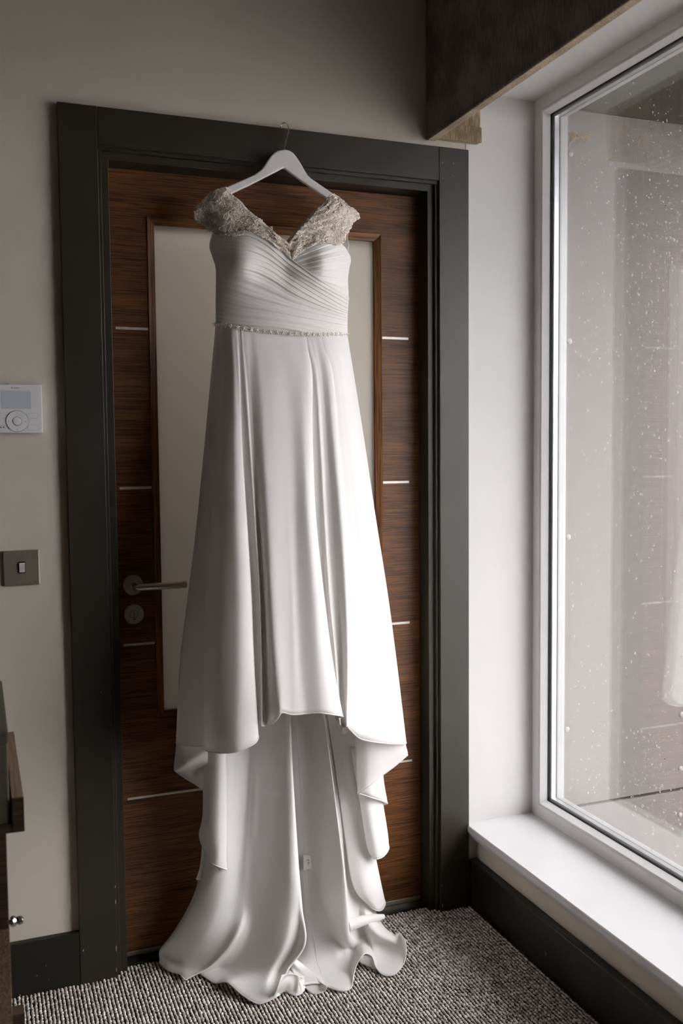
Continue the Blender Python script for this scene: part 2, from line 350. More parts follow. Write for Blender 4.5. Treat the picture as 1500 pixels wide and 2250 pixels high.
# door architrave and stepped frame (trim_1)
tr1 = S(empty('trim_1', (.5556, 0, 0)))
AH = 2.19; AW = .0921; WID = 1.1113
MB().box((0, -.02, 0), (AW, .0, AH)).build('architrave_leg', M_frame, tr1, bevel=.0012)
MB().box((WID-AW, -.02, 0), (WID, .0, AH)).build('architrave_leg', M_frame, tr1, bevel=.0012)
MB().box((AW+.0009, -.0198, AH-AW), (WID-AW-.0009, .0, AH)).build('architrave_head', M_frame, tr1, bevel=.0012)
def frame_step(name, t0, t1, y0):
    z = AH-AW+.0005
    MB().box((AW-.01+t0*0, y0, 0), (AW+t1, .12, z-t1)).build(name, M_frame, tr1, bevel=.0012)
    MB().box((WID-AW-t1, y0, 0), (WID-AW+.008, .12, z-t1)).build(name, M_frame, tr1, bevel=.0012)
    MB().box((AW-.01, y0, z-t1), (WID-AW+.008, .12, z+.006)).build(name+'_head', M_frame, tr1, bevel=.0012)
frame_step('jamb_bead', 0, .0088, -.010)
frame_step('door_jamb', .009, .0275, .0005)
chips(tr1, [(at(254, 1948, -.0201)+np.array([-.001, 0, 0]), (.001, .004), (0, -1, 0)), (at(255.5, 1981, -.0201)+np.array([-.002, 0, 0]), (.0012, .006), (0, -1, 0)),
            (at(257, 2083, -.0201)+np.array([-.002, 0, 0]), (.001, .009), (0, -1, 0)), (at(257.5, 2130, -.0201)+np.array([-.002, 0, 0]), (.0009, .006), (0, -1, 0)),
            (at(183, 2088, -.0201), (.002, .004), (0, -1, 0)), (at(222, 1520, -.0201), (.0012, .0012), (0, -1, 0)),
            (at(972, 1990, -.0201), (.0012, .007), (0, -1, 0)), (at(971.5, 1945, -.0201), (.0009, .003), (0, -1, 0)),
            (at(972, 358, -.0201), (.0013, .0013), (0, -1, 0)), (at(996, 360, -.0201), (.0012, .0012), (0, -1, 0)), (at(995, 386, -.0201), (.001, .001), (0, -1, 0)), (at(972, 391.5, -.0201), (.0011, .0011), (0, -1, 0))])
MB().box((AW+.0285, .02, 0), (WID-AW-.0285, .12, .012)).build('threshold', M_base, tr1, bevel=.002)

# door leaf
LY = .055; LX0, LX1 = AW+.0295, WID-AW-.0295; LZ0, LZ1 = .022, AH-AW-.0305
door = S(empty('door_1', ((LX0+LX1)/2, LY, LZ0)))
gx0, gx1, gz0, gz1 = .2205, .8725, .6455, 1.9545
e = .0004
MB().box((LX0, LY, gz0), (gx0-e, LY+.044, gz1)).build('stile', M_veneer, door, bevel=.0008)
MB().box((gx1+e, LY, gz0), (LX1, LY+.044, gz1)).build('stile', M_veneer, door, bevel=.0008)
MB().box((LX0, LY, gz1+e), (LX1, LY+.044, LZ1)).build('top_rail', M_veneer, door, bevel=.0008)
MB().box((LX0, LY, LZ0), (LX1, LY+.044, gz0-e)).build('bottom_rail', M_veneer, door, bevel=.0008)
MB().box((LX0+.002, LY-.0006, LZ0-.0095), (LX1-.002, LY+.03, LZ0+.004)).build('drop_seal', M_steel, door, bevel=.001)
bw = .0185
def beadpiece(poly):
    # mitred piece, bevelled towards the pane
    a = MB(); (p0, p1, q1, q0) = poly
    V = [(p0[0], LY-.003, p0[1]), (p1[0], LY-.003, p1[1]), (q1[0], LY+.003, q1[1]), (q0[0], LY+.003, q0[1]),
         (p0[0], LY+.04, p0[1]), (p1[0], LY+.04, p1[1]), (q1[0], LY+.04, q1[1]), (q0[0], LY+.04, q0[1])]
    a.add(V, [(0, 1, 2, 3), (4, 7, 6, 5), (0, 4, 5, 1), (1, 5, 6, 2), (2, 6, 7, 3), (3, 7, 4, 0)]); return a
o4 = [(gx0, gz0), (gx1, gz0), (gx1, gz1), (gx0, gz1)]; i4 = [(gx0+bw, gz0+bw), (gx1-bw, gz0+bw), (gx1-bw, gz1-bw), (gx0+bw, gz1-bw)]
M_beadh = wood('oak_bead_cross', (.075, .030, .011), (.24, .105, .038), 'x', .6)
for k in range(4):
    beadpiece((o4[k], o4[(k+1) % 4], i4[(k+1) % 4], i4[k])).build('glazing_bead', M_beadh if k % 2 == 0 else M_bead, door)
MB().box((gx0+bw-.002, LY+.014, gz0+bw-.002), (gx1-bw+.002, LY+.020, gz1-bw+.002)).build('frosted_pane', M_frost, door)
for z in (1.6678, 1.2586, .8494):
    MB().box((.1355, LY-.0005, z-.0032), (gx0-.003, LY+.004, z+.0032)).build('inlay_strip', M_inlay, door)
    MB().box((gx1+.003, LY-.0005, z-.0032), (.957, LY+.004, z+.0032)).build('inlay_strip', M_inlay, door)
MB().box((.1375, LY-.0005, .4365), (.963, LY+.004, .4425)).build('inlay_strip', M_inlay, door)
# lever handle (pixel 272..404 x 1265..1306) and lock
hc = at(292, 1285.5, LY-.006)
lv = MB().lathe((hc[0], LY, hc[2]), (0, -1, 0), [(0, .0262), (.007, .0262), (.0085, .0250), (.0087, .011), (.0088, .0)], 40).build('handle_rose', M_steel, door, True)
neck0 = np.array([hc[0], LY-.008, hc[2]])
a = MB().tube([neck0, neck0+[0, -.012, 0]], .0112, 24)
e1 = neck0+np.array([0, -.044, 0])
a.tube([neck0+[0, -.010, 0], neck0+[0, -.036, 0], neck0+[.0012, -.042, 0], neck0+[.006, -.046, 0], neck0+[.013, -.0475, 0], neck0+[.06, -.0475, 0], neck0+[.1285, -.0475, 0], neck0+[.130, -.0475, 0]],
       [.0092, .0092, .0093, .0094, .0094, .0094, .0094, .0086], 24)
a.build('lever', M_steel, lv, True)
lc = at(294, 1349.5, LY-.004)
lk = MB().lathe((lc[0], LY, lc[2]), (0, -1, 0), [(0, .0258), (.005, .0258), (.0062, .0248), (.0063, 0)], 40).build('lock_rose', M_steel, door, True)
MB().lathe((lc[0], LY-.0063, lc[2]), (0, -1, 0), [(0, .0098), (.0006, .0098), (.0007, 0)], 28).build('thumb_disc', M_steel, lk, True)
MB().lathe((lc[0], LY-.0062, lc[2]), (0, -1, 0), [(0, .0106), (.0003, .0106), (.00031, .0)], 28).build('disc_groove', M_black, lk)
MB().box((lc[0]-.0006, LY-.0073, lc[2]-.0085), (lc[0]+.0006, LY-.006, lc[2]+.0085)).build('slot', M_black, lk)
MB().box((lc[0]-.0035, LY-.0068, lc[2]-.0142), (lc[0]+.0048, LY-.006, lc[2]-.0122)).build('indicator_window', M_black, lk)

# window
win = S(empty('window_1', (XF, -.87, ZS)))
Y0, Y1 = 0.0, -1.75
def ring(prof, name, mt, parent=win, closed=False, smooth=False):
    """prof: (inset t, x)"""
    a = MB(); V = []; n = len(prof)
    for t, x in prof:
        V += [(x, Y0-t, ZS+t), (x, Y1+t, ZS+t), (x, Y1+t, ZH-t), (x, Y0-t, ZH-t)]
    F = []
    rng = range(n if closed else n-1)
    for i in rng:
        j = (i+1) % n
        for k in range(4): F.append((i*4+k, i*4+(k+1) % 4, j*4+(k+1) % 4, j*4+k))
    a.add(V, F); return a.build(name, mt, parent, smooth)
ring([(0, XF), (.0335, XF), (.0355, XF+.003), (.0375, XF+.003), (.0385, XF+.0005), (.040, XF-.0005), (.0425, XF+.0005), (.0500, XF+.0205), (.0505, 1.3625), (.0505, 1.3645), (0, 1.3645)], 'frame', M_upvc, closed=True)
ring([(.0500, XF+.0212), (.0525, XF+.0225), (.0530, 1.3628), (.0502, 1.3630)], 'gasket', M_gasket, closed=True)
ring([(.040, 1.3682), (.0590, 1.3682), (.0590, 1.3828), (.040, 1.3828)], 'spacer_bar', M_spacer, closed=True)
ring([(0, 1.388), (.0575, 1.388), (.0575, 1.393), (.050, 1.418), (0, 1.418)], 'outer_frame', M_outer, closed=True)
for x in (1.3640, 1.3838):
    MB().box((x, Y1+.042, ZS+.042), (x+.0038, Y0-.042, ZH-.042)).build('glass_pane', M_glass, win)
# small sealant nick on the head of the frame
# raindrops on the outer pane
def drops():
    V = []; F = []; n = 0
    ux = [(0, 0)]
    segs = 7
    for i in range(4200):
        # more drops towards the open end of the pane and in two height zones
        y = -.13-abs(RNG.normal(0, .25))-RNG.uniform(0, .5) if i % 3 else -RNG.uniform(.12, .62)
        z = {0: RNG.uniform(.3, 2.25), 1: RNG.normal(1.85, .22), 2: RNG.normal(1.55, .35)}[i % 3] if i % 5 else RNG.normal(.42, .16)
        if z < .31 or z > 2.28 or y < -1.6: continue
        r = RNG.uniform(.0007, .0014) if RNG.random() < .78 else RNG.uniform(.0015, .0029)
        h = r*.85; x = 1.3876
        st = RNG.uniform(1, 1.25)
        ringo = []
        for (rr, hh) in ((1, 0), (.78, .6)):
            for k in range(segs):
                w = 2*math.pi*k/segs; V.append((x+h*hh, y+r*rr*math.cos(w), z+r*rr*st*math.sin(w)))
        V.append((x+h, y, z-.1*r)); V.append((x, y, z)); b0 = n
        for k in range(segs):
            k2 = (k+1) % segs
            F += [(b0+k, b0+k2, b0+segs+k2, b0+segs+k), (b0+segs+k, b0+segs+k2, b0+2*segs), (b0+k2, b0+k, b0+2*segs+1)]
        n += 2*segs+2
    a = MB(); a.v = V; a.f = F
    tag(a.build('raindrops', M_drop, win, True), kind='stuff')
drops()

# sill board (trim_2) with moulded front
sl = S(empty('trim_2', (1.22, -1.5, .2)))
def yprism(poly, y0, y1):
    n = len(poly); a = MB(); V = [(x, y0, z) for x, z in poly]+[(x, y1, z) for x, z in poly]
    a.add(V, [tuple(range(n)), tuple(range(2*n-1, n-1, -1))]+[(i, i+n, (i+1) % n+n, (i+1) % n) for i in range(n)]); return a
yprism([(1.109, ZS), (1.107, ZS-.002), (1.107, ZS-.018), (1.109, ZS-.0205), (1.36, ZS-.0205), (1.36, ZS)], -.0205, -1.75).build('sill_board', M_sill, sl)
yprism([(1.36, ZS), (1.1115, ZS), (1.1115, ZS-.0205), (1.36, ZS-.0205)], 0, -.0205).build('sill_end', M_sill, sl)
yprism([(1.117, .2274), (1.1185, .217), (1.1265, .204), (1.1335, .1995), (1.143, .1945), (1.1469, .190), (1.1469, .2274)], -.005, -1.75).build('apron_moulding', M_sill, sl)
for o_ in (sl,): pass

# outside: cladding wall, soffit, ground
cl = S(empty('wall_outside', (2.3, 0, 0)))
MB().box((1.42, -.012, -.6), (6.0, .12, 3.2)).build('backing_wall', M_gasket, cl)
for (x0, x1, z0, z1) in ((1.4205, 4.2, .2605, 2.337), (1.4205, 4.2, -.6, .2515), (4.208, 6, .2605, 2.337), (4.208, 6, -.6, .2515)):
    MB().box((x0, -.030, z0), (x1, -.0125, z1)).build('cladding_panel', M_clad, cl, bevel=.001)
for x in (1.4415, 1.872, 2.35, 2.85):
    for z in (.171, .323, .500, 1.086, 1.667, 2.21):
        if x < 1.5 and z < .45: continue
        if x > 1.5 and z > .6: continue
        MB().lathe((x, -.030, z), (0, -1, 0), [(0, .0085), (.0015, .0085), (.0035, .006), (.0040, 0)], 16).build('screw_cap', M_capm, cl, True)
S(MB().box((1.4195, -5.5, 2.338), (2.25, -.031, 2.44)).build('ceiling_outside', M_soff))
S(MB().box((1.4195, -30, -.72), (30, 6, -.62)).build('ground', M_ground))
# facade above/beside the window, outside face
S(MB().box((1.412, -5.5, -.62), (1.419, -.0, .235)).box((1.412, -5.5, 2.37), (1.419, 0, 3.2)).box((1.412, -5.5, .235), (1.419, -1.77, 2.37)).build('wall_facade', M_clad))

# dry debris on the cladding
def debris():
    a = MB(); c0 = at(1262, 300, -.0325)
    for i in range(110):
        q = at(1254+RNG.uniform(0, 40), 300+RNG.normal(0, 6), -.033)
        d = np.array([RNG.normal(0, .006), 0, RNG.uniform(-.014, .010)])
        a.tube([q, q+d*.5+[RNG.normal(0, .002), -.003, 0], q+d], [.0007, .0009, .0005], 4)
    q = at(1249, 318, -.033); a.lathe(q, (0, -1, 0), [(0, .003), (.002, .003), (.003, 0)], 8)
    o = a.build('dry_debris', M_debris)
    tag(o, 'clump of dry brown fibres stuck on the grey cladding outside the upper window', 'debris')
debris()

# ================================================================ pelmet
pel = empty('pelmet', (1.06, -1.5, 2.21)); tag(pel, 'dark brown fabric covered pelmet box with studded edge above the window', 'pelmet')
PX = .985; PZ = 2.207
MB().box((PX, -3.15, PZ), (PX+.022, -.004, CEIL-.06), .004).build('front_board', M_pelm, pel)
a = MB().box((PX+.002, -3.14, PZ-.0012), (PX+.026, -.010, PZ+.004), .002)
a.build('bottom_binding', M_pelm2, pel)
MB().box((PX+.0222, -.026, PZ+.004), (XW-.001, -.004, CEIL-.06), .004).build('end_return', M_pelm2, pel)
MB().box((PX+.030, -.030, PZ+.003), (XW+.0005, -.0255, PZ+.046), .002).build('return_facing', M_pelm2, pel)
MB().box((PX+.0222, -3.14, CEIL-.10), (XW-.001, -.027, CEIL-.08)).build('top_board', M_table, pel)
a = MB()
yy = -.016
while yy > -1.5:
    a.lathe((PX-.0002, yy, PZ+.006), (-1, 0, 0), [(0, .0021), (.0008, .0018), (.0014, .0008)], 6); yy -= .0098
tag(a.build('stud_trim', M_pelm, pel, True), kind='stuff')

# ================================================================ thermostat
th = empty('thermostat', (-.113, -.0, 1.457)); tag(th, 'white wall controller with grey display and round dial left of the door', 'thermostat')
MB().box((-.1745, -.0185, 1.3995), (-.0535, -.0, 1.5155), .0028).build('casing', M_thermo, th)
MB().box((-.1475, -.0190, 1.4575), (-.0795, -.0180, 1.5005), .0004).build('display', M_lcd, th)
dc = at(37.5, 925.5, -.0205)
MB().lathe((dc[0], -.018, dc[2]), (0, -1, 0), [(0, .0262), (.0007, .0262), (.0008, 0)], 40).build('dial_groove', M_groove, th)
MB().lathe((dc[0], -.018, dc[2]), (0, -1, 0), [(0, .0252), (.0018, .0250), (.0026, .0242), (.0022, .0110), (.0021, .0)], 40).build('dial_ring', M_thermo, th, True)
MB().lathe((dc[0], -.0195, dc[2]), (0, -1, 0), [(0, .0108), (.0009, .0108), (.00095, 0)], 30).build('centre_groove', M_groove, th)
MB().lathe((dc[0], -.0195, dc[2]), (0, -1, 0), [(0, .0098), (.0017, .0096), (.0022, .0085), (.0023, 0)], 30).build('centre_button', M_thermo, th, True)
def pill(cx, cz, w, h, name, mt, y0, y1, grow=0):
    pts = []; r = h/2+grow
    for k in range(9): t = -math.pi/2+math.pi*k/8; pts.append((cx+w/2-h/2+r*math.cos(t), cz+r*math.sin(t)))
    for k in range(9): t = math.pi/2+math.pi*k/8; pts.append((cx-w/2+h/2+r*math.cos(t), cz+r*math.sin(t)))
    return MB().prism(pts, y1, y0).build(name, mt, th)
for (cx, dz) in ((-.076, .0135), (-.076, -.0155), (-.152, .0135), (-.152, -.0155)):
    pill(cx, dc[2]+dz, .027, .0115, 'button_groove', M_groove, -.0180, -.0188, .0005)
    pill(cx, dc[2]+dz, .027, .0115, 'button', M_thermo, -.0180, -.0196)
RX = Matrix.Rotation(math.pi/2, 4, 'X')
text_mesh('brand_lettering', 'DAIKIN', .0042, M_grey, Matrix.Translation((-.1185, -.0187, 1.5058)) @ RX, th)
MB().prism([(-.1235, 1.5055), (-.1223, 1.5055), (-.1215, 1.5075), (-.1200, 1.5090), (-.1230, 1.5090)], -.0189, -.0186).build('brand_mark', M_grey, th)
for (dx, dz) in ((0, .0195), (0, -.0195), (.0195, 0), (-.0195, 0)):
    s_ = .0011
    MB().prism([(dc[0]+dx-s_, dc[2]+dz-s_), (dc[0]+dx+s_, dc[2]+dz-s_), (dc[0]+dx, dc[2]+dz+s_)], -.0211, -.0205).build('dial_arrow', M_grey, th)
for px in (2, 8):
    q = at(px, 939, -.0198); s_ = .0023
    MB().prism([(q[0]-s_, q[2]), (q[0], q[2]-s_), (q[0]+s_, q[2]), (q[0], q[2]+s_)], -.0199, -.0195).build('button_symbol', M_grey, th)

# ================================================================ light switch
sw = empty('light_switch', (-.111, 0, 1.0715)); tag(sw, 'square brushed nickel light switch with single rocker on the wall left of the door', 'switch')
MB().box((-.1545, -.0075, 1.0285), (-.0695, -.0, 1.1150), .0028).build('plate', M_plate, sw)
wc = at(48.5, 1247, -.009)
MB().box((wc[0]-.0085, -.0095, wc[2]-.0142), (wc[0]+.0085, -.0070, wc[2]+.0142), .0024).build('rocker_surround', M_black, sw)
a = MB(); x0, x1 = wc[0]-.0064, wc[0]+.0064; zz = [(-.0116, .0105), (-.004, .0112), (.004, .0125), (.0085, .0150), (.0116, .0142)]
V = [(x0, -d, wc[2]+z) for z, d in zz]+[(x1, -d, wc[2]+z) for z, d in zz]+[(x0, -.009, wc[2]-.0116), (x0, -.009, wc[2]+.0116), (x1, -.009, wc[2]-.0116), (x1, -.009, wc[2]+.0116)]
a.add(V, [(i, i+1, i+6, i+5) for i in range(4)]+[(0, 10, 11, 4, 3, 2, 1), (5, 6, 7, 8, 9, 13, 12), (0, 5, 12, 10), (4, 11, 13, 9)])
a.build('rocker', mat('satin_silver', (.72, .70, .68), .35, .25), sw)
text_mesh('brand_lettering', 'schneider', .0024, M_grey, Matrix.Translation((-.0850, -.0077, 1.0357)) @ RX, sw)

# ================================================================ side table + box (left edge of frame)
tb = empty('side_table', (-.40, -.50, 0)); tag(tb, 'dark wooden side table with raised rim at the lower left, beside the door', 'table')
TR = -.150; TY0, TY1 = -.722, -.30
ZT = .752; ZB = .690
MB().box((-.75, TY0, ZB), (TR, TY1, ZB+.016), .001).build('tray_base', M_table, tb)
MB().box((TR-.0195, TY0, ZB+.0162), (TR, TY1, ZT), .001).build('tray_rim', M_tlight, tb)
MB().box((TR-.0195, TY0-.0015, ZB+.0005), (TR+.0003, TY0-.0001, ZT-.0005), .0004).build('rim_end', M_table, tb)
MB().box((-.75, TY1-.02, ZB+.0162), (TR-.0197, TY1, ZT), .001).build('back_rim', M_tlight, tb)
BX = -.1800
cb = MB().box((-.75, TY0+.010, .515), (BX, TY1-.01, ZB-.0003), .0015).build('drawer_box', M_table, tb)
MB().box((BX-.030, TY0+.012, 0.005), (BX+.0005, TY0+.042, .5147), .001).build('leg', M_tlight, tb)
MB().box((BX-.030, TY1-.045, 0.005), (BX+.0005, TY1-.012, .5147), .001).build('leg', M_tlight, tb)
MB().box((BX-.022, TY0+.0425, .10), (BX-.006, TY1-.0455, .125), .001).build('stretcher', M_table, tb)
MB().box((BX-.004, TY1-.060, 0.005), (BX+.032, TY1-.024, .155), .001).build('foot_block', M_table, tb)
kc = at(20, 2026, -.60)
MB().lathe((BX, -.60, kc[2]), (1, 0, 0), [(-.001, .004), (.003, .0045), (.0045, .0085), (.009, .0105), (.0135, .0085), (.0155, .0062), (.0185, .0078), (.0225, .0082), (.0262, .0065), (.0280, .003), (.0284, 0)], 24).build('knob', M_chrome, tb, True)
bx = empty('storage_box', (-.40, -.50, ZB+.0165)); tag(bx, 'dark olive lidded box sitting in the tray of the side table', 'box')
MB().box((-.74, TY0+.003, ZB+.0170), (TR-.0235, TY1-.022, .8480), .0025).build('body', M_leather, bx)
MB().box((-.742, TY0-.001, .8490), (TR-.0215, TY1-.0205, .8700), .0025).build('lid', M_leather, bx)

# ================================================================ CLOTH TOOLS
def crs(P, n, ten=.5):
    """cardinal spline through P (k,...) -> n samples, first axis"""
    P = np.asarray(P, float); k = len(P)
    Q = np.concatenate([2*P[:1]-P[1:2], P, 2*P[-1:]-P[-2:-1]], 0)
    t = np.linspace(0, k-1-1e-9, n); i = t.astype(int); f = (t-i).reshape((-1,)+(1,)*(P.ndim-1))
    p0, p1, p2, p3 = Q[i], Q[i+1], Q[i+2], Q[i+3]; m1 = (p2-p0)*ten; m2 = (p3-p1)*ten
    return (2*f**3-3*f**2+1)*p1+(f**3-2*f**2+f)*m1+(-2*f**3+3*f**2)*p2+(f**3-f**2)*m2
def grid_mesh(name, G, mt, parent, hem=None, solid=.0012, closed=False):
    nu, nv = G.shape[:2]; V = G.reshape(-1, 3)
    F = [(i*nv+j, i*nv+j+1, (i+1)*nv+j+1, (i+1)*nv+j) for i in range(nu-1) for j in range(nv-1)]
    a = MB(); a.v = [tuple(map(float, v)) for v in V]; a.f = F
    if hem is not None:
        for line in hem: a.tube(line, .0012, 5)
    me = bpy.data.meshes.new(name); me.from_pydata(a.v, [], a.f)
    o = link(name, me, mt, parent, True)
    if solid:
        s = o.modifiers.new('s', 'SOLIDIFY'); s.thickness = solid; s.offset = 0
    return o
def loft(name, rails, mt, parent, nu=10, nv=8, ten=.5, wob=0, hem=True, solid=.0012, fn=None):
    W_ = np.array([[K(t) for t in r] for r in rails])          # rails x knots x 3
    nr, nk = W_.shape[:2]
    A = crs(W_, (nr-1)*nu+1, ten)                              # across rails
    B = crs(np.swapaxes(A, 0, 1), (nk-1)*nv+1, .5)             # along
    G = np.swapaxes(B, 0, 1)
    if fn is not None: G = fn(G)
    o = grid_mesh(name, G, mt, parent, [G[:, -1]] if hem else None, solid)
    return o, G

dress = empty('wedding_dress', at(620, 2100, -.10)*np.array([1, 1, 0]))
tag(dress, 'ivory wedding dress with beaded lace sleeves hanging on the door frame', 'dress')

# ---- skirt
ROW = [None, 830, 990, 1140, 1300, 1450]
D0 = [.045, .045, .05, .055, .065, .075, .085]; BG = [.095, .125, .155, .185, .215, .245, .265]
def belt_y(x): return np.interp(x, [470, 500, 540, 580, 620, 660, 700, 735, 765], [712, 716, 722, 728, 731.5, 734, 735.5, 735, 732.5])
def srail(xs, hem, s, ds=None):
    r = []
    for k in range(7):
        sk = s if not hasattr(s, '__len__') else s[k]
        d = D0[k]+BG[k]*sk
        if k == 0:
            r.append((xs[0], belt_y(xs[0]), d)); x1 = xs[0]+(xs[1]-xs[0])*.36
            r.append((x1, belt_y(xs[0])+.36*(830-belt_y(xs[0])), d+.012))
        elif k < 6: r.append((xs[k], ROW[k], d))
        else: r.append((hem[0], hem[1], d))
    return r
def sfold(s0, s1, base=None):
    if s0 > .85 and s1 < s0: s1 = s0-(s0-s1)*.50   # fold strength grows from the belt downwards
    w = [0, .22, .65, .95, 1, 1, 1]; return [s0+(s1-s0)*q for q in w]
SK = [
 srail([492, 480, 468, 456, 440, 424], (430, 1600), -.42),
 srail([480, 468, 454, 440, 422, 404], (398, 1620), -.22),
 srail([474, 463, 448, 433, 414, 396], (387, 1633), .0),
 srail([476, 468, 456, 442, 424, 408], (404, 1637), sfold(.22, .10)),
 srail([480, 476, 468, 454, 438, 430], (428, 1640), sfold(.38, .21)),
 srail([486, 486, 476, 463, 452, 448], (449, 1640), sfold(.55, .33)),
 srail([490, 489, 480, 468, 456, 452], (454, 1650), sfold(.64, .48)),
 srail([498, 498, 490, 484, 478, 472], (475, 1654), sfold(.76, .80)),
 srail([508, 512, 513, 515, 519, 520], (518, 1652), sfold(.88, .95)),
 srail([513, 521, 529, 538, 546, 552], (558, 1634), sfold(.91, .94)),
 srail([518, 525, 532, 542, 552, 558], (568, 1618), sfold(.92, .88)),
 srail([522, 527, 529, 538, 546, 550], (558, 1600), sfold(.92, .70)),
 srail([527, 531, 539, 549, 560, 566], (567, 1590), sfold(.93, .70)),
 srail([529, 538, 549, 559, 569, 573], (574, 1594), sfold(.95, .83)),
 srail([534, 543, 553, 563, 572, 577], (580, 1595), sfold(.95, .74)),
 srail([541, 549, 559, 569, 578, 584], (589, 1591), sfold(.96, .74)),
 srail([550, 559, 568, 576, 584, 592], (600, 1588), sfold(.97, .90)),
 srail([562, 572, 580, 588, 595, 603], (610, 1578), sfold(.99, .985)),
 srail([582, 592, 600, 608, 614, 618], (619, 1566), sfold(1.0, 1.00)),
 srail([604, 616, 624, 630, 638, 641], (641, 1570), sfold(1.0, .965)),
 srail([624, 638, 646, 650, 654, 660], (668, 1568), sfold(1.0, .95)),
 srail([646, 660, 667, 674, 686, 696], (706, 1567), sfold(.98, 1.02)),
 srail([660, 675, 680, 687, 702, 717], (735, 1571), sfold(.97, 1.0)),
 srail([669, 683, 687, 694, 711, 730], (753, 1574), sfold(.95, .90)),
 srail([671, 686, 684, 689, 703, 718], (738, 1577), sfold(.94, .68)),
 srail([675, 691, 697, 703, 715, 728], (742, 1583), sfold(.94, .68)),
 srail([681, 696, 705, 713, 723, 737], (746, 1590), sfold(.93, .80)),
 srail([686, 702, 712, 720, 731, 743], (750, 1595), sfold(.92, .70)),
 srail([692, 708, 720, 730, 742, 752], (757, 1597), sfold(.91, .72)),
 srail([698, 719, 733, 746, 757, 762], (761, 1596), sfold(.90, .88)),
 srail([704, 729, 744, 757, 766, 769], (764, 1596), sfold(.88, .84)),
 srail([708, 732, 746, 758, 767, 769], (766, 1600), sfold(.87, .66)),
 srail([716, 742, 760, 776, 788, 792], (789, 1622), sfold(.83, .70)),
 srail([730, 754, 776, 796, 812, 820], (824, 1631), sfold(.72, .64)),
 srail([744, 765, 789, 811, 832, 846], (858, 1634), sfold(.52, .44)),
 srail([757, 774, 799, 821, 846, 865], (886, 1634), sfold(.26, .22)),
 srail([762, 778, 803, 825, 850, 870], (892, 1632), 0.0),
 srail([757, 772, 796, 817, 842, 861], (880, 1625), -.24),
 srail([745, 760, 784, 804, 826, 842], (858, 1610), -.44),
]
def soft(G):
    u = np.linspace(0, 1, G.shape[0])[:, None]; v = np.linspace(0, 1, G.shape[1])[None]
    G[..., 1] += .0014*np.sin(u*61+v*5)*v+.001*np.sin(u*113-v*3)*v
    return G
o_skirt, G_sk = loft('skirt', SK, M_skirt, dress, 7, 12, .42, fn=soft)
# sheer chiffon overlay hanging a little lower than the satin at the left front panel and the right panel
def subrails(idx, dy, dd=.006):
    out = []
    for i in idx:
        r = [list(t) for t in SK[i][3:]]
        for t in r: t[2] += dd
        r[-1][1] += dy; out.append([tuple(t) for t in r])
    return out
# ---- back of skirt
def simple(rows): return rows
BK = [[(478, 712, .03), (455, 990, .03), (425, 1300, .03), (405, 1560, .03)], [(620, 728, .022), (620, 990, .01), (620, 1300, -.005), (620, 1560, -.01)], [(755, 732, .03), (795, 990, .03), (840, 1300, .03), (850, 1560, .03)]]
loft('skirt_back', BK, M_skirt, dress, 8, 8, hem=False)

# ---- train
f_ = .011
T = [
 [(458,1540,.03),(456,1660,.02),(452,1780,.01),(440,1900,.0),(425,1975,-.005),(392,2045,-.01),(364,2082,-.015),(360,2098,None,.02)],
 [(470,1540,.05),(466,1660,.05),(460,1780,.05),(448,1900,.045),(422,1978,.04),(384,2044,.03),(354,2086,.02),(351,2116,None,f_)],
 [(495,1540,.08),(493,1660,.08),(486,1780,.08),(470,1900,.08),(445,1982,.075),(407,2052,.065),(374,2102,.045),(370,2133,None,f_)],
 [(520,1540,.06),(519,1660,.06),(511,1780,.07),(498,1900,.088),(478,1990,.10),(447,2063,.10),(410,2116,.075),(395,2141,None,.014)],
 [(545,1540,.035),(543,1660,.035),(535,1780,.045),(524,1900,.074),(514,1990,.098),(494,2060,.12),(446,2124,.105),(402,2149,None,.02)],
 [(556,1540,.035),(554,1660,.04),(548,1780,.052),(540,1900,.080),(534,1990,.104),(520,2056,.14),(470,2118,.125),(409,2153,None,.018)],
 [(566,1540,.04),(563,1660,.047),(558,1780,.062),(552,1900,.085),(546,1990,.108),(532,2058,.125),(481,2119,.11),(425,2142,None,.014)],
 [(577,1540,.045),(574,1660,.055),(570,1780,.07),(565,1900,.095),(558,1990,.115),(543,2062,.125),(500,2122,.115),(440,2140,None,f_)],
 [(590,1540,.055),(588,1660,.065),(585,1780,.085),(582,1900,.108),(577,1990,.13),(562,2066,.145),(525,2127,.14),(472,2160,None,f_)],
 [(603,1540,.066),(603,1660,.078),(602,1780,.10),(601,1900,.124),(597,1990,.148),(584,2070,.168),(550,2132,.168),(500,2160,None,.030)],
 [(616,1540,.08),(618,1660,.093),(619,1780,.117),(620,1900,.142),(618,1990,.167),(606,2073,.19),(575,2136,.193),(530,2186,None,.020)],
 [(627,1540,.092),(630,1660,.107),(634,1780,.132),(637,1900,.158),(638,1990,.182),(628,2072,.205),(595,2138,.21),(566,2205,None,f_)],
 [(634,1540,.097),(638,1660,.112),(644,1780,.136),(650,1900,.160),(654,1990,.184),(650,2070,.200),(614,2134,.192),(590,2199,None,.014)],
 [(637,1540,.094),(641,1660,.106),(648,1780,.128),(656,1900,.150),(664,1995,.180),(671,2072,.225),(634,2128,.215),(608,2189,None,.018)],
 [(635,1540,.075),(638,1660,.080),(645,1780,.093),(652,1900,.105),(657,1990,.12),(664,2080,.14),(630,2138,.165),(615,2186,None,.012)],
]
def dent(G):
    for (px, py, dd, r, amp) in ((365, 2104, .03, .016, .016), (382, 2112, .05, .013, .012), (492, 2140, .12, .02, .012)):
        c = at(px, py, -dd); k = np.exp(-((G[..., 0]-c[0])**2+(G[..., 2]-c[2])**2)/(r*r)); G[..., 1] += amp*k
    return G
_, G_t1 = loft('train', T, M_satin, dress, 8, 10, .45, fn=dent)
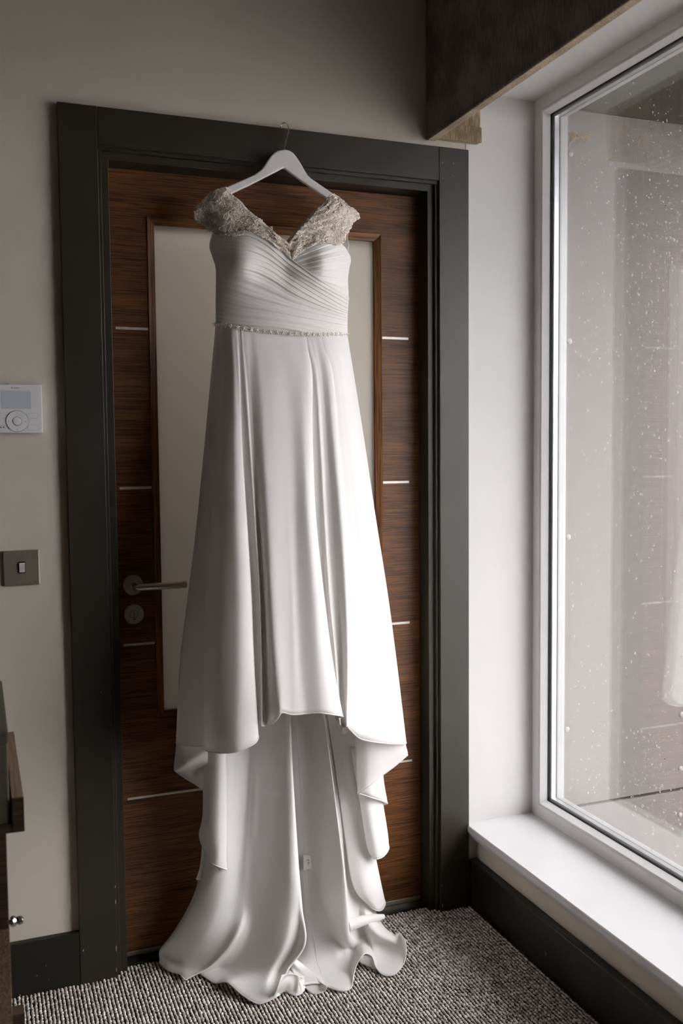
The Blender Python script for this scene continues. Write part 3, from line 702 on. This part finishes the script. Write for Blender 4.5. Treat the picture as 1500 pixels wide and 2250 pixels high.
T2 = [
 [(630,1540,.04),(630,1660,.04),(636,1780,.045),(644,1900,.055),(650,1990,.06),(648,2080,.075),(630,2130,.10),(640,2170,None,.02)],
 [(642,1540,.045),(648,1660,.047),(654,1780,.053),(661,1900,.065),(667,1990,.078),(672,2070,.095),(676,2130,.115),(690,2160,None,.020)],
 [(655,1540,.048),(660,1660,.050),(667,1780,.056),(674,1900,.07),(681,1990,.083),(692,2070,.105),(702,2128,.122),(716,2167,None,f_)],
 [(668,1540,.052),(676,1660,.057),(684,1780,.064),(692,1900,.078),(699,1990,.092),(712,2070,.113),(724,2128,.13),(740,2175,None,f_)],
 [(680,1540,.06),(690,1660,.068),(700,1780,.078),(700,1900,.088),(707,1990,.10),(730,2066,.118),(744,2122,.13),(758,2177,None,f_)],
 [(688,1540,.07),(700,1660,.08),(711,1780,.093),(708,1900,.105),(713,1990,.112),(744,2068,.125),(760,2108,.125),(772,2168,None,f_)],
 [(695,1540,.083),(710,1660,.098),(722,1780,.112),(722,1900,.125),(727,1985,.145),(754,2066,.155),(770,2092,.14),(777,2140,None,.020)],
 [(701,1540,.096),(718,1660,.115),(732,1780,.133),(740,1900,.150),(747,1985,.165),(762,2060,.168),(778,2088,.145),(783,2120,None,.035)],
 [(706,1540,.105),(724,1660,.125),(739,1780,.145),(755,1900,.162),(763,1985,.17),(768,2052,.165),(784,2078,.145),(792,2104,None,.050)],
 [(704,1540,.080),(721,1660,.092),(735,1780,.10),(750,1900,.11),(758,1980,.125),(768,2044,.14),(790,2070,.14),(800,2096,None,.055)],
 [(712,1540,.045),(730,1660,.046),(746,1780,.052),(758,1900,.062),(767,1975,.08),(780,2036,.115),(797,2066,.135),(809,2096,None,.050)],
 [(726,1540,.038),(746,1660,.040),(763,1780,.045),(773,1900,.052),(782,1972,.065),(793,2030,.10),(806,2066,.13),(818,2104,None,.036)],
 [(744,1540,.03),(764,1660,.032),(783,1780,.036),(792,1900,.042),(797,1970,.052),(806,2032,None,.075),(818,2078,None,.030),(826,2126,None,.016)],
 [(756,1540,.028),(777,1660,.028),(797,1780,.03),(804,1900,.033),(808,1970,.04),(820,2042,None,.070),(836,2082,None,.026),(842,2142,None,f_)],
 [(762,1540,.024),(783,1660,.024),(803,1780,.024),(811,1900,.024),(815,1975,.03),(834,2050,None,.062),(854,2084,None,.026),(866,2141,None,f_)],
 [(766,1540,.02),(787,1660,.02),(807,1780,.02),(815,1900,.02),(820,1985,.02),(850,2054,None,.055),(874,2082,None,.034),(886,2118,None,.018)],
 [(766,1540,.01),(787,1660,.01),(807,1780,.01),(815,1900,.01),(822,2000,.01),(860,2053,None,.05),(884,2070,None,.045),(892,2088,None,.040)],
 [(766,1540,.0),(787,1660,.0),(807,1780,.0),(815,1900,.0),(822,2010,.0),(862,2051,None,.05),(878,2050,None,.058),(888,2062,None,.062)],
]
_, G_t2 = loft('train', T2, M_satin, dress, 8, 10, .45)

# right-hand roll lying across the lower train, small tube fold, curled hem, rolled tip
def roll(name, pts, rad, n=16, mt=M_satin, hem=False, flat=1.0):
    P = crs(np.array([K(p) for p in pts]), 30); R = crs(np.array(rad, float)[:, None], 30)[:, 0]
    a = MB(); a.tube(P, list(R), n); return a.build(name, mt, dress, True)
roll('folded_hem', [(764, 2034, .14), (790, 2025, .135), (820, 2018, .12), (842, 2014, .105)], [.016, .014, .011, .0065])
# open cone fold near the floor centre
CN = [
 [(640,2103,.15),(662,2124,.16),(690,2150,.17),(716,2166,None,.026)],
 [(646,2104,.165),(668,2122,.175),(696,2146,.185),(717,2170,None,.020)],
 [(640,2110,.175),(662,2132,.19),(688,2160,.20),(711,2178,None,.010)],
 [(634,2112,.165),(652,2136,.18),(674,2162,.19),(692,2184,None,.006)],
 [(632,2116,.15),(648,2142,.165),(664,2164,.17),(680,2180,None,.006)],
]
loft('folded_hem', CN, M_satin, dress, 6, 8)
CU = [
 [(600,2192,None,.012),(612,2186,None,.012),(626,2179,None,.012),(636,2184,None,.008),(648,2188,None,.008),(662,2184,None,.008),(670,2172,None,.012),(669,2158,None,.02),(667,2148,None,.028)],
 [(606,2176,None,.040),(620,2166,None,.042),(634,2160,None,.040),(644,2172,None,.020),(652,2180,None,.014),(660,2178,None,.014),(663,2170,None,.020),(660,2158,None,.030),(664,2146,None,.034)],
 [(612,2160,None,.060),(626,2148,None,.060),(642,2142,None,.056),(650,2150,None,.045),(656,2160,None,.034),(656,2156,None,.035),(656,2152,None,.040),(657,2150,None,.042),(660,2146,None,.040)],
 [(618,2142,None,.075),(632,2140,None,.068),(644,2141,None,.060),(652,2142,None,.055),(658,2144,None,.050),(662,2147,None,.045),(664,2149,None,.042),(666,2150,None,.040),(667,2150,None,.038)],
]
loft('curled_hem', CU, M_satin, dress, 6, 6)
# underside of the hem at the right and under the left hem
loft('hem_underside', [[(790,2106,None,.045),(789,2113,None,.030)],[(800,2099,None,.045),(800,2120,None,.016)],[(812,2100,None,.04),(815,2126,None,.010)],[(822,2112,None,.028),(829,2131,None,.010)]], M_satin, dress, 6, 6, hem=False)
loft('hem_underside', [[(500,2160,None,.028),(505,2163,None,.012)],[(512,2164,None,.026),(520,2172,None,.010)],[(524,2175,None,.022),(530,2178,None,.010)],[(534,2184,None,.016),(538,2178,None,.011)]], M_satin, dress, 6, 6, hem=False)

# side cascades
LC = [
 [(447,1600,.075),(446,1700,.07),(445,1790,.06),(437,1830,.055),(440,1850,.055),(444,1860,.06)],
 [(454,1600,.095),(453,1700,.09),(450,1790,.085),(446,1832,.08),(449,1862,.08),(454,1880,.085)],
 [(466,1600,.115),(465,1700,.11),(462,1790,.108),(460,1840,.106),(462,1872,.105),(465,1896,.11)],
 [(482,1600,.125),(481,1700,.122),(480,1790,.12),(479,1850,.12),(479,1880,.12),(480,1904,.12)],
 [(494,1600,.118),(495,1700,.115),(496,1790,.112),(496,1850,.112),(496,1890,.112),(497,1910,.112)],
 [(496,1600,.095),(497,1700,.09),(496,1790,.09),(495,1850,.09),(494,1890,.09),(494,1908,.09)],
]
loft('side_cascade', LC, M_satin, dress, 7, 8)
loft('cascade_lining', [[(444,1850,.05),(440,1900,.045),(431,1931,.05)],[(452,1860,.04),(450,1905,.04),(447,1932,.045)],[(466,1880,.05),(464,1908,.045),(455,1922,.055)],[(492,1902,.085),(492,1907,.085),(484,1911,.09)]], M_satin, dress, 6, 6)
# left drape: outer face and turned-up underside
loft('side_drape', [
 [(390,1590,.05),(386,1645,.05),(382,1688,.055),(386,1696,.04),(392,1700,.03)],
 [(410,1590,.08),(407,1645,.085),(405,1679,.09),(406,1694,.055),(412,1713,.035)],
 [(432,1590,.10),(431,1640,.105),(430,1667,.11),(430,1695,.06),(430,1724,.04)],
 [(455,1590,.12),(455,1635,.125),(456,1654,.125),(456,1700,.07),(455,1742,.045)]], M_skirt, dress, 8, 8, .4)
# right drapes
loft('side_drape', [
 [(770,1590,.16),(780,1620,.16),(783,1690,.15),(785,1745,.145)],
 [(800,1600,.175),(806,1640,.17),(808,1690,.16),(808,1729,.155)],
 [(830,1610,.165),(832,1640,.16),(836,1680,.15),(836,1706,.14)],
 [(862,1615,.14),(864,1640,.13),(866,1664,.12),(866,1684,.11)],
 [(888,1620,.10),(891,1640,.09),(894,1652,.085),(894,1660,.08)],
 [(880,1620,.07),(886,1640,.07),(890,1652,.07),(892,1660,.07)]], M_sheer, dress, 7, 8, .4)
loft('side_drape', [
 [(776,1600,.14),(782,1680,.13),(785,1742,.125)],
 [(806,1600,.14),(812,1680,.135),(814,1752,.13)],
 [(830,1600,.12),(836,1690,.115),(840,1760,.11)],
 [(838,1640,.09),(842,1710,.085),(851,1765,.08)],
 [(834,1650,.06),(838,1712,.06),(843,1768,.06)]], M_satin, dress, 7, 8, .4)
loft('side_cascade', [
 [(770,1640,.09),(790,1760,.095),(806,1860,.10),(820,1886,.10)],
 [(786,1640,.10),(806,1760,.105),(822,1850,.11),(830,1887,.105)],
 [(804,1640,.095),(824,1760,.10),(838,1840,.10),(844,1880,.09)],
 [(822,1640,.08),(840,1760,.08),(851,1830,.08),(854,1864,.07)],
 [(816,1640,.05),(834,1760,.05),(845,1830,.05),(850,1850,.05)]], M_satin, dress, 7, 8)
loft('side_cascade', [
 [(716,1560,.048),(738,1700,.052),(756,1830,.058),(775,1945,.085),(812,1993,.09)],
 [(734,1560,.05),(756,1700,.056),(776,1830,.068),(800,1952,.10),(829,2001,.095)],
 [(752,1560,.05),(775,1700,.058),(796,1830,.068),(820,1942,.09),(840,1998,.08)],
 [(768,1560,.04),(793,1700,.045),(814,1830,.05),(834,1930,.06),(846,1984,.06)],
 [(764,1560,.02),(788,1700,.025),(810,1830,.03),(828,1920,.035),(841,1970,.04)]], M_satin, dress, 7, 8)
# little chiffon tongue between the centre and right panels
loft('chiffon_tongue', [[(738,1570,.25),(741,1590,.25),(745,1606,.25)],[(750,1570,.26),(752,1595,.26),(755,1612,.26)],[(762,1575,.25),(764,1595,.25),(768,1603,.25)]], M_sheer, dress, 6, 6)
# edge of the satin layer showing through the chiffon near the hem
nU = G_sk.shape[0]
def skx(x):     # rail index by hem pixel
    hx = [r[-1][0] for r in SK]; return hx
def under_edge(i0, i1, v0, v1, name='underlayer_hem'):
    us = np.linspace(i0*7, i1*7, 60).astype(int); a = MB()
    pts = [G_sk[u, int((v0+(v1-v0)*k/59)*(G_sk.shape[1]-1))]+np.array([0, -.0003, 0]) for k, u in enumerate(us)]
    a.tube(pts, .0010, 5); a.build(name, M_skirt, dress, True)
under_edge(6, 9.5, .955, .955); under_edge(33, 36, .962, .972)

# train back seam and care label
def on_train2(u, v):
    i = min(int(u*(G_t2.shape[0]-1)), G_t2.shape[0]-2); j = min(int(v*(G_t2.shape[1]-1)), G_t2.shape[1]-2)
    return G_t2[i, j]
seam = [on_train2(.092+.03*t, t)+np.array([0, -.0012, 0]) for t in np.linspace(.02, .99, 40)]
a = MB(); a.tube(seam, .0009, 5); a.tube([s+np.array([.012, .0002, 0]) for s in seam], .0007, 5); a.build('back_seam', M_satin, dress, True)
lb = [at(x, y, -.0765) for x, y in ((666, 1878), (682, 1880), (685, 1908), (667, 1912))]
a = MB().add(lb+[q+np.array([0, -.0006, 0]) for q in lb], [(0, 1, 2, 3), (7, 6, 5, 4), (0, 4, 5, 1), (1, 5, 6, 2), (2, 6, 7, 3), (3, 7, 4, 0)])
cl_ = a.build('care_label', M_label, dress)
for (x, y, w_, h_) in ((675, 1889, 4.5, 1.6), (676, 1894.5, 4, 1.4), (676, 1897.5, 3, 1.4)):
    q = [at(x+dx, y+dy, -.0776) for dx, dy in ((0, 0), (w_, .3), (w_, h_), (0, h_))]
    MB().add(q+[p+np.array([0, .0005, 0]) for p in q], [(0, 1, 2, 3), (7, 6, 5, 4), (0, 4, 5, 1), (1, 5, 6, 2), (2, 6, 7, 3), (3, 7, 4, 0)]).build('printed_mark', M_grey, cl_)

# ---- bodice
def bod(px, py, extra=0):
    cx = 618; hw = 158
    t = np.clip((px-cx)/hw, -1, 1); d = .045+.095*np.sqrt(np.clip(1-t*t, 0, 1))
    d = d+.036*np.exp(-((px-528)/44.)**2-((py-575)/48.)**2)+.036*np.exp(-((px-712)/34.)**2-((py-575)/42.)**2)
    d = d-.010*np.exp(-((px-628)/22.)**2-((py-585)/40.)**2)
    return d+extra
def coons(top, bot, left, right, nu, nv):
    T_ = crs(top, nu); B_ = crs(bot, nu); L_ = crs(left, nv); R_ = crs(right, nv)
    u = np.linspace(0, 1, nu)[:, None, None]; v = np.linspace(0, 1, nv)[None, :, None]
    return (1-v)*T_[:, None]+v*B_[:, None]+(1-u)*L_[None]+u*R_[None]-((1-u)*(1-v)*T_[0]+u*(1-v)*T_[-1]+(1-u)*v*B_[0]+u*v*B_[-1])
def pleat(x):      # asymmetric pleat: gentle slope then sharp step
    f = x-np.floor(x); return np.where(f < .82, f/.82, (1-f)/.18)
def build_patch(name, P2, dfun, plf, mt, hem=None, parent=dress):
    nu, nv = P2.shape[:2]; U = np.linspace(0, 1, nu)[:, None]; V = np.linspace(0, 1, nv)[None]
    D = dfun(P2[..., 0], P2[..., 1])+plf(U, V)
    G = np.empty((nu, nv, 3))
    for i in range(nu):
        for j in range(nv): G[i, j] = at(P2[i, j, 0], P2[i, j, 1], -D[i, j])
    return grid_mesh(name, G, mt, parent, hem and hem(G), .0012), G
def pl_left(U, V):
    w = V+.035*np.sin(U*3.1+1)*np.sin(V*7)+.02*np.sin(U*7+V*11)
    a_ = .0038*np.clip(np.minimum(U*4, 1), 0, 1)
    return a_*(pleat(w*11)-.5)+.0016*(pleat(w*29+.3)-.5)+.003*np.sin(w*17)*np.sin(U*3.14)
top = np.array([(466,514),(505,509),(548,508),(590,527),(640,570),(690,606),(735,636),(766,655)], float)
bot = np.array([(474,712),(516,719),(558,725),(600,730),(640,733),(685,735.5),(728,735.5),(763,732.5)], float)
lef = np.array([(466,514),(460,541),(466,563),(474,592),(474,650),(474,712)], float)
rig = np.array([(766,655),(764,680),(763,705),(763,732.5)], float)
_, G_bl = build_patch('bodice', coons(top, bot, lef, rig, 90, 130), bod, pl_left, M_ruche, lambda G: [G[35:, 0]])
def pl_right(U, V):
    w = V+.03*np.sin(U*3); return .0045*(pleat(w*9)-.5)*np.clip(1.25-U*.9, .25, 1)+.0015*(pleat(w*23)-.5)-.006
rt_t = np.array([(632,556),(655,546),(684,533),(704,525)], float)
rt_r = np.array([(704,525),(732,526),(752,537),(764,553),(771,570),(767,590),(764,612),(765,640),(765,662)], float)
rt_b = np.array([(690,618),(720,634),(745,652),(765,662)], float)
rt_l = np.array([(632,556),(648,578),(668,598),(690,618)], float)
build_patch('bodice_cup', coons(rt_t, rt_b, rt_l, rt_r, 70, 90), bod, pl_right, M_ruche)
# back of the bodice
BB = [[(470,520,.03),(476,620,.03),(476,714,.035)],[(540,560,.022),(540,640,.022),(540,724,.022)],[(625,600,.022),(625,660,.022),(625,732,.022)],[(700,560,.022),(700,640,.022),(700,734,.022)],[(762,556,.035),(762,640,.03),(758,733,.035)]]
loft('bodice_back', BB, M_ruche, dress, 6, 6, hem=False)
# ---- lace cap sleeves / yoke
def lace_d(px, py):
    s = np.clip((py-408)/125., 0, 1); s = s*s*(3-2*s)
    t = np.clip(np.abs(px-612)/185., 0, 1)
    base = .066+.028*(1-t**2)+.012
    return base*(1-s)+(bod(px, py)+.005)*s
PL = [((493,412),(499,411)),((478,416),(505,420)),((459,428),(511,429)),((442,442),(523,438)),((429,458),(535,450)),((424,471),(546,463)),((428,485),(555,470)),((446,496),(563,476)),((462,508),(571,482)),((482,517),(580,490)),((515,519),(588,498)),((546,511),(596,505)),((570,519),(604,512)),((592,531),(612,519)),((610,547),(621,527)),((624,554),(630,535)),((640,573),(636,541))]
PR = [((722,430),(717,440)),((732,426),(712,446)),((745,433),(706,452)),((757,445),(700,458)),((768,454),(694,464)),((781,461),(688,470)),((790,478),(682,477)),((777,488),(676,484)),((771,500),(669,491)),((761,515),(662,498)),((757,531),(655,505)),((744,539),(650,511)),((728,532),(645,518)),((702,530),(641,524)),((675,546),(637,530)),((656,558),(635,535)),((641,573),(634,541))]
def leaf_loop(a, G, i, j, r, ang, rad=.0008):
    c = G[i, j]; du = G[min(i+2, G.shape[0]-1), j]-G[max(i-2, 0), j]; dv = G[i, min(j+2, G.shape[1]-1)]-G[i, max(j-2, 0)]
    n = np.cross(du, dv); n /= np.linalg.norm(n)+1e-9
    if n[1] > 0: n = -n
    e1 = np.array([math.cos(ang), 0, math.sin(ang)]); e1 -= n*(e1@n); e1 /= np.linalg.norm(e1); e2 = np.cross(n, e1)
    P = []
    for k in range(15):
        w = 2*math.pi*k/14; x = math.cos(w); y = math.sin(w)*.48*(1-.35*math.cos(w)); P.append(c+n*.0022+r*(e1*x+e2*y))
    a.tube(P, rad, 4, False); a.tube([c+n*.0022-r*e1, c+n*.0030, c+n*.0022+r*.9*e1], rad*.8, 4, False)
ICO = None
def beads(name, pts, rad, mt, parent, kind='stuff'):
    bm = bmesh.new(); bmesh.ops.create_icosphere(bm, subdivisions=1, radius=1); bv = np.array([v.co[:] for v in bm.verts]); bf = np.array([[v.index for v in f.verts] for f in bm.faces]); bm.free()
    n = len(pts); V = (bv[None]*np.asarray(rad)[:, None, None]+np.asarray(pts)[:, None]).reshape(-1, 3); Fa = (bf[None]+(np.arange(n)*len(bv))[:, None, None]).reshape(-1, 3)
    me = bpy.data.meshes.new(name); me.vertices.add(len(V)); me.vertices.foreach_set('co', V.ravel()); me.loops.add(Fa.size); me.loops.foreach_set('vertex_index', Fa.ravel())
    me.polygons.add(len(Fa)); me.polygons.foreach_set('loop_start', np.arange(0, Fa.size, 3)); me.update(calc_edges=True)
    o = link(name, me, mt, parent, False); tag(o, kind=kind); return o
def lace(pairs, side):
    A_ = crs(np.array([p[0] for p in pairs], float), 70); B_ = crs(np.array([p[1] for p in pairs], float), 70)
    w = np.linspace(0, 1, 26)[None, :, None]; P2 = A_[:, None]*(1-w)+B_[:, None]*w
    jag = RNG.normal(0, 1.3, 70); P2[:, 0, 0] += jag; P2[:, 0, 1] += RNG.normal(0, 1.2, 70); P2[:, -1, 1] += np.abs(RNG.normal(0, .8, 70))*-1
    def plf(U, V): return .002*np.sin(U*25+V*9)+.0015*np.sin(U*47-V*17)+.012*np.sin(np.pi*V)*(U < .55)*np.sin(np.pi*np.clip(U/.55, 0, 1))
    o, G = build_patch('lace_yoke', P2, lace_d, plf, M_lace, None)
    a = MB()
    for k in range(60):
        leaf_loop(a, G, RNG.integers(3, 66), RNG.integers(2, 24), RNG.uniform(.005, .011), RNG.uniform(0, 3.14))
    tag(a.build('embroidery', M_thread, o, True), kind='stuff')
    pc = []; ps = []
    # clustered beads along wandering lines and along the lower edge / V edge
    for c in range(210):
        i, j = RNG.uniform(2, 67), RNG.uniform(1, 24); ang = RNG.uniform(0, 6.28)
        for k in range(RNG.integers(8, 18)):
            i += math.cos(ang)*.75; j += math.sin(ang)*.55; ang += RNG.normal(0, .5)
            if 0 < i < 68 and 0 < j < 24.5: (pc if RNG.random() < .72 else ps).append((i, j))
    for k in range(1100):
        i = RNG.uniform(1, 68); e_ = RNG.random()
        j = abs(RNG.normal(0, 2.2))+.3 if e_ < .55 else 24.6-abs(RNG.normal(0, 1.6))
        if 0 < j < 24.8: (pc if RNG.random() < .6 else ps).append((i, j))
    def P(lst):
        out = []
        for i, j in lst:
            a_, b_ = int(i), int(j); fi, fj = i-a_, j-b_
            q = G[a_, b_]*(1-fi)*(1-fj)+G[a_+1, b_]*fi*(1-fj)+G[a_, b_+1]*(1-fi)*fj+G[a_+1, b_+1]*fi*fj
            out.append(q+np.array([RNG.normal(0, .0006), -.0022, RNG.normal(0, .0006)]))
        return out
    P1 = P(pc); P2_ = P(ps)
    beads('beadwork', P1, RNG.uniform(.0008, .0016, len(P1)), M_pearl, o); beads('beadwork', P2_, RNG.uniform(.0007, .0017, len(P2_)), M_crystal, o)
    return G
G_l = lace(PL, 'l'); G_r = lace(PR, 'r')
# back straps of the lace (seen through the V)
def strap(pts0, pts1, d0, d1, name='back_lace'):
    rails = [[(x, y, d0) for x, y in pts0], [((x+u)/2, (y+v)/2, (d0+d1)/2) for (x, y), (u, v) in zip(pts0, pts1)], [(x, y, d1) for x, y in pts1]]
    return loft(name, rails, M_lace, dress, 5, 8, hem=True, solid=.001)
strap([(709,449),(690,463),(668,485),(648,507),(630,529)], [(716,446),(698,462),(678,484),(657,508),(636,535)], .040, .055)
strap([(722,431),(745,434),(764,452),(778,468),(768,500)], [(714,446),(726,450),(738,468),(745,490),(752,520)], .022, .030)
strap([(494,413),(470,424),(448,442),(438,464),(470,500)], [(503,418),(496,432),(486,450),(478,470),(492,512)], .022, .030)
# hanging ribbon loop at the right armhole
a = MB()
P = crs(np.array([at(x, y, -.07) for x, y in ((768,488),(772,498),(766,506),(763,520),(765,540),(764,552))]), 24); a.tube(P, .0011, 5)
P = crs(np.array([at(x, y, -.066) for x, y in ((766,490),(761,505),(760,525),(762,552))]), 24); a.tube(P, .0011, 5)
a.build('hanging_loop', M_satin, dress, True)
# ---- beaded belt
bp = []
for x in np.linspace(471.5, 764.5, 120):
    d = D0[0]+BG[0]*np.interp(x, [471, 478, 490, 510, 540, 600, 640, 680, 705, 745, 765], [-.02, .3, .64, .88, .95, 1, 1, .95, .88, .5, -.02])+.007
    bp.append(at(x, belt_y(x), -d))
bp = np.array(bp); a = MB()
V = []; 
for q in bp: V += [q+[0, 0, .0042], q+[0, -.0010, .0042], q+[0, -.0010, -.0042], q+[0, 0, -.0042]]
n = len(bp); a.add(V, [(4*i+k, 4*i+(k+1) % 4, 4*i+4+(k+1) % 4, 4*i+4+k) for i in range(n-1) for k in range(4)])
belt = a.build('beaded_belt', cloth('belt_tulle', (.74, .69, .64), rough=.7), dress, True)
cl0 = None
seg = np.concatenate([[0], np.cumsum(np.linalg.norm(np.diff(bp, axis=0), axis=1))])
for sdist in np.arange(.004, seg[-1], .0165):
    c = np.array([np.interp(sdist, seg, bp[:, k]) for k in range(3)])
    if cl0 is None:
        a = MB(); a.lathe((0, 0, 0), (0, -1, 0), [(0, .0026), (.0012, .0024), (.0024, .0011), (.0025, 0)], 8)
        for k in range(5):
            w = 2*math.pi*k/5+.3; a.lathe((.0040*math.cos(w), 0, .0040*math.sin(w)), (0, -1, 0), [(0, .0017), (.0012, .0015), (.0020, .0005)], 6)
        a.lathe((.0078, 0, -.0012), (0, -1, 0), [(0, .0014), (.0012, .0012), (.0018, .0004)], 6)
        a.lathe((-.0065, 0, .001), (0, -1, 0), [(0, .0011), (.001, .0009), (.0015, .0003)], 6)
        cl0 = a.build('rhinestone_cluster', M_crystal, belt, False); cc = cl0
    else:
        cc = cl0.copy(); COL.objects.link(cc)
    cc.location = c+np.array([0, -.0016, 0])

# ================================================================ hanger
hg = empty('coat_hanger', at(624, 331, -.05)); tag(hg, 'white wooden coat hanger hooked over the top of the door frame, holding the dress', 'hanger')
outl = [(624,331),(616,332),(607,334),(599,339),(593,345),(586,355),(579,366),(574,373),(568,378),(557,386),(530,398),(498,412),(476,424),(462,436),(468,447),(484,440),(511,426),(545,410),(590,387),(621,371),(660,400),(690,421),(719,441),(742,458),(757,466),(764,455),(748,441),(728,427),(705,411),(680,394),(672,386),(666,376),(660,365),(653,354),(647,345),(641,338),(633,333)]
pl = [at(x, y, -.0445) for x, y in outl]
a = MB(); n = len(pl); a.add([tuple(q) for q in pl]+[tuple(q+np.array([0, -.012, 0])) for q in pl], [tuple(range(n)), tuple(range(2*n-1, n-1, -1))]+[(i, i+n, (i+1) % n+n, (i+1) % n) for i in range(n)])
hb = a.build('body', M_hang, hg, False, bevel=.003)
hk = [(625,333,.050),(626,318,.050),(629,306,.049),(632.5,296,.046),(634,287,.040),(632.5,277,.032),(629,271.5,.024),(624,269.5,.018),(619.5,271.5,.014),(616.5,276,.012),(615,281,.012)]
a = MB(); a.tube(crs(np.array([K(p) for p in hk]), 50), .0016, 10); a.build('hook', M_chrome, hg, True)
